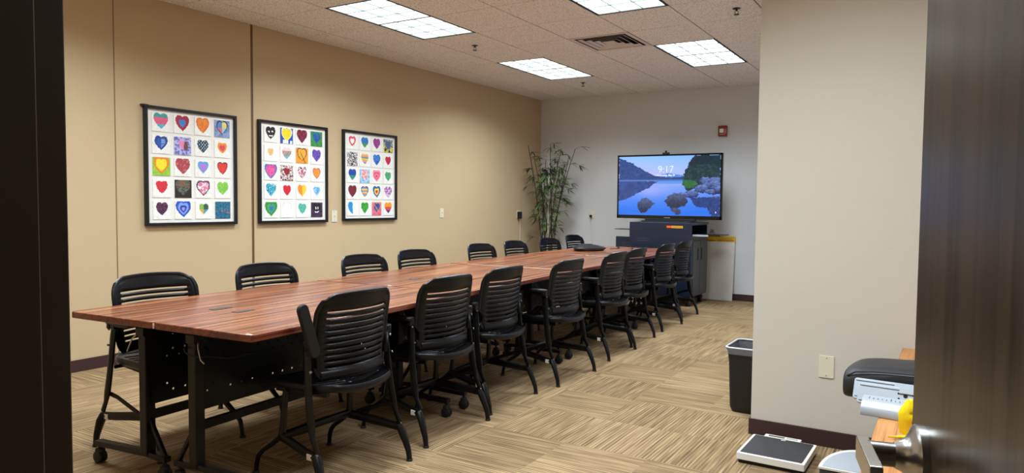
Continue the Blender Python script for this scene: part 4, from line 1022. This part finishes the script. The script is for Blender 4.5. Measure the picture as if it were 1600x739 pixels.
t = thing('ruler_rod', 'pale silver ruler with printed marks, front of the three rails on the oak table', 'ruler', (5.112, -6.555, OT+.001), -.06, 'silver measuring rod sections on the oak table')
bm = BM(); Mr = Matrix.Rotation(PI/2, 4, 'Z') @ Matrix.Rotation(PI/2, 4, 'X')
prism(bm, [(-.045, 0), (.030, 0), (.030, .046), (.018, .054), (-.010, .046), (-.034, .032), (-.045, .014)], 0, .5, Mr); rb_ = obj('ruler_body', bm, M_SILVER, t, bevel=.002)
bm = BM()
for k in range(36): box(bm, .02+.013*k, .0215+.013*k, 0, (.014 if k % 5 == 0 else .008), 0, .0006, Matrix.Translation((0, -.004, .0484)) @ Matrix.Rotation(math.atan2(.008, .028), 4, 'X'))
obj('ruler_mark', bm, M_DARK, rb_, kind='stuff')
# yellow snack bag
t = thing('snack_bag', 'crumpled yellow and blue foil bag on the oak table by the door handle', 'bag', (5.285, -6.76, OT+.002), .15)
bm = BM(); rs = random.Random(11); nx_, ny_ = 9, 12; front = []; back = []
for sg, out in ((-1, front), (1, back)):
    for j in range(ny_+1):
        v_ = j/ny_; row = []
        for i in range(nx_+1):
            u = i/nx_; e = max(0, math.sin(PI*u)*math.sin(PI*(.08+.84*v_)))**.6; wv = .050*(1-.55*max(0, (v_-.55)/.45))
            row.append(bm.verts.new(((2*u-1)*wv-.012*v_+rs.uniform(-.002, .002), sg*(.002+.022*e+rs.uniform(-.004, .004)*e), .006+.105*v_+rs.uniform(-.003, .003))))
        out.append(row)
for G in (front, back):
    for j in range(ny_):
        for i in range(nx_):
            f = bm.faces.new((G[j][i], G[j][i+1], G[j+1][i+1], G[j+1][i])); f.material_index = 1 if (3 <= i <= 6 and 2 <= j <= 4) else 0
for j in range(ny_):
    for i in (0, nx_): bm.faces.new((front[j][i], front[j+1][i], back[j+1][i], back[j][i]))
for i in range(nx_):
    for j in (0, ny_): bm.faces.new((front[j][i], front[j][i+1], back[j][i+1], back[j][i]))
prism(bm, [(-.085, -.045), (-.04, -.03), (.06, -.028), (.06, .0), (-.03, -.004)], .002, .006)
obj('foil', bm, [mat('yellow_foil', '#f6dc1e', rough=.25), mat('blue_print', '#2233a0', rough=.3)], t, smooth=True)
# second scale on the floor
t = thing('grey_scale', 'rounded grey and white device base on the floor behind the door lever', 'scale', (5.16, -5.65, 0))
def dshape(x0, x1, y0, y1, r, n=12):
    out = [(x1, y0), (x1, y1)]
    for k in range(n+1): a = PI/2+PI/2*k/n; out.append((x0+r*.62+r*.62*math.cos(a), y1-(y1-y0)*.93+(y1-y0)*.93*math.sin(a)))
    out.append((x0, y0)); return out
bm = BM(); prism(bm, dshape(-.283, .25, -.155, .155, .24), .012, .070); obj('dark_base', bm, mat('slate_plastic', '#3a3e44', rough=.5), t, bevel=.004)
bm = BM(); prism(bm, dshape(-.288, .25, -.160, .160, .24), .066, .080); obj('white_rim', bm, M_WHITE, t, bevel=.004)
bm = BM(); prism(bm, dshape(-.272, .24, -.156, .128, .24), .080, .082); obj('grey_platform', bm, mat('grey_platform', '#a9b1ba', rough=.4), t, bevel=.0006)
bm = BM()
for x in (-.16, .2):
    for y in (-.12, .12): lathe(bm, [(.02, 0), (.02, .014)], (x, y, 0), 14)
obj('rubber_foot', bm, M_RUBBER, t)
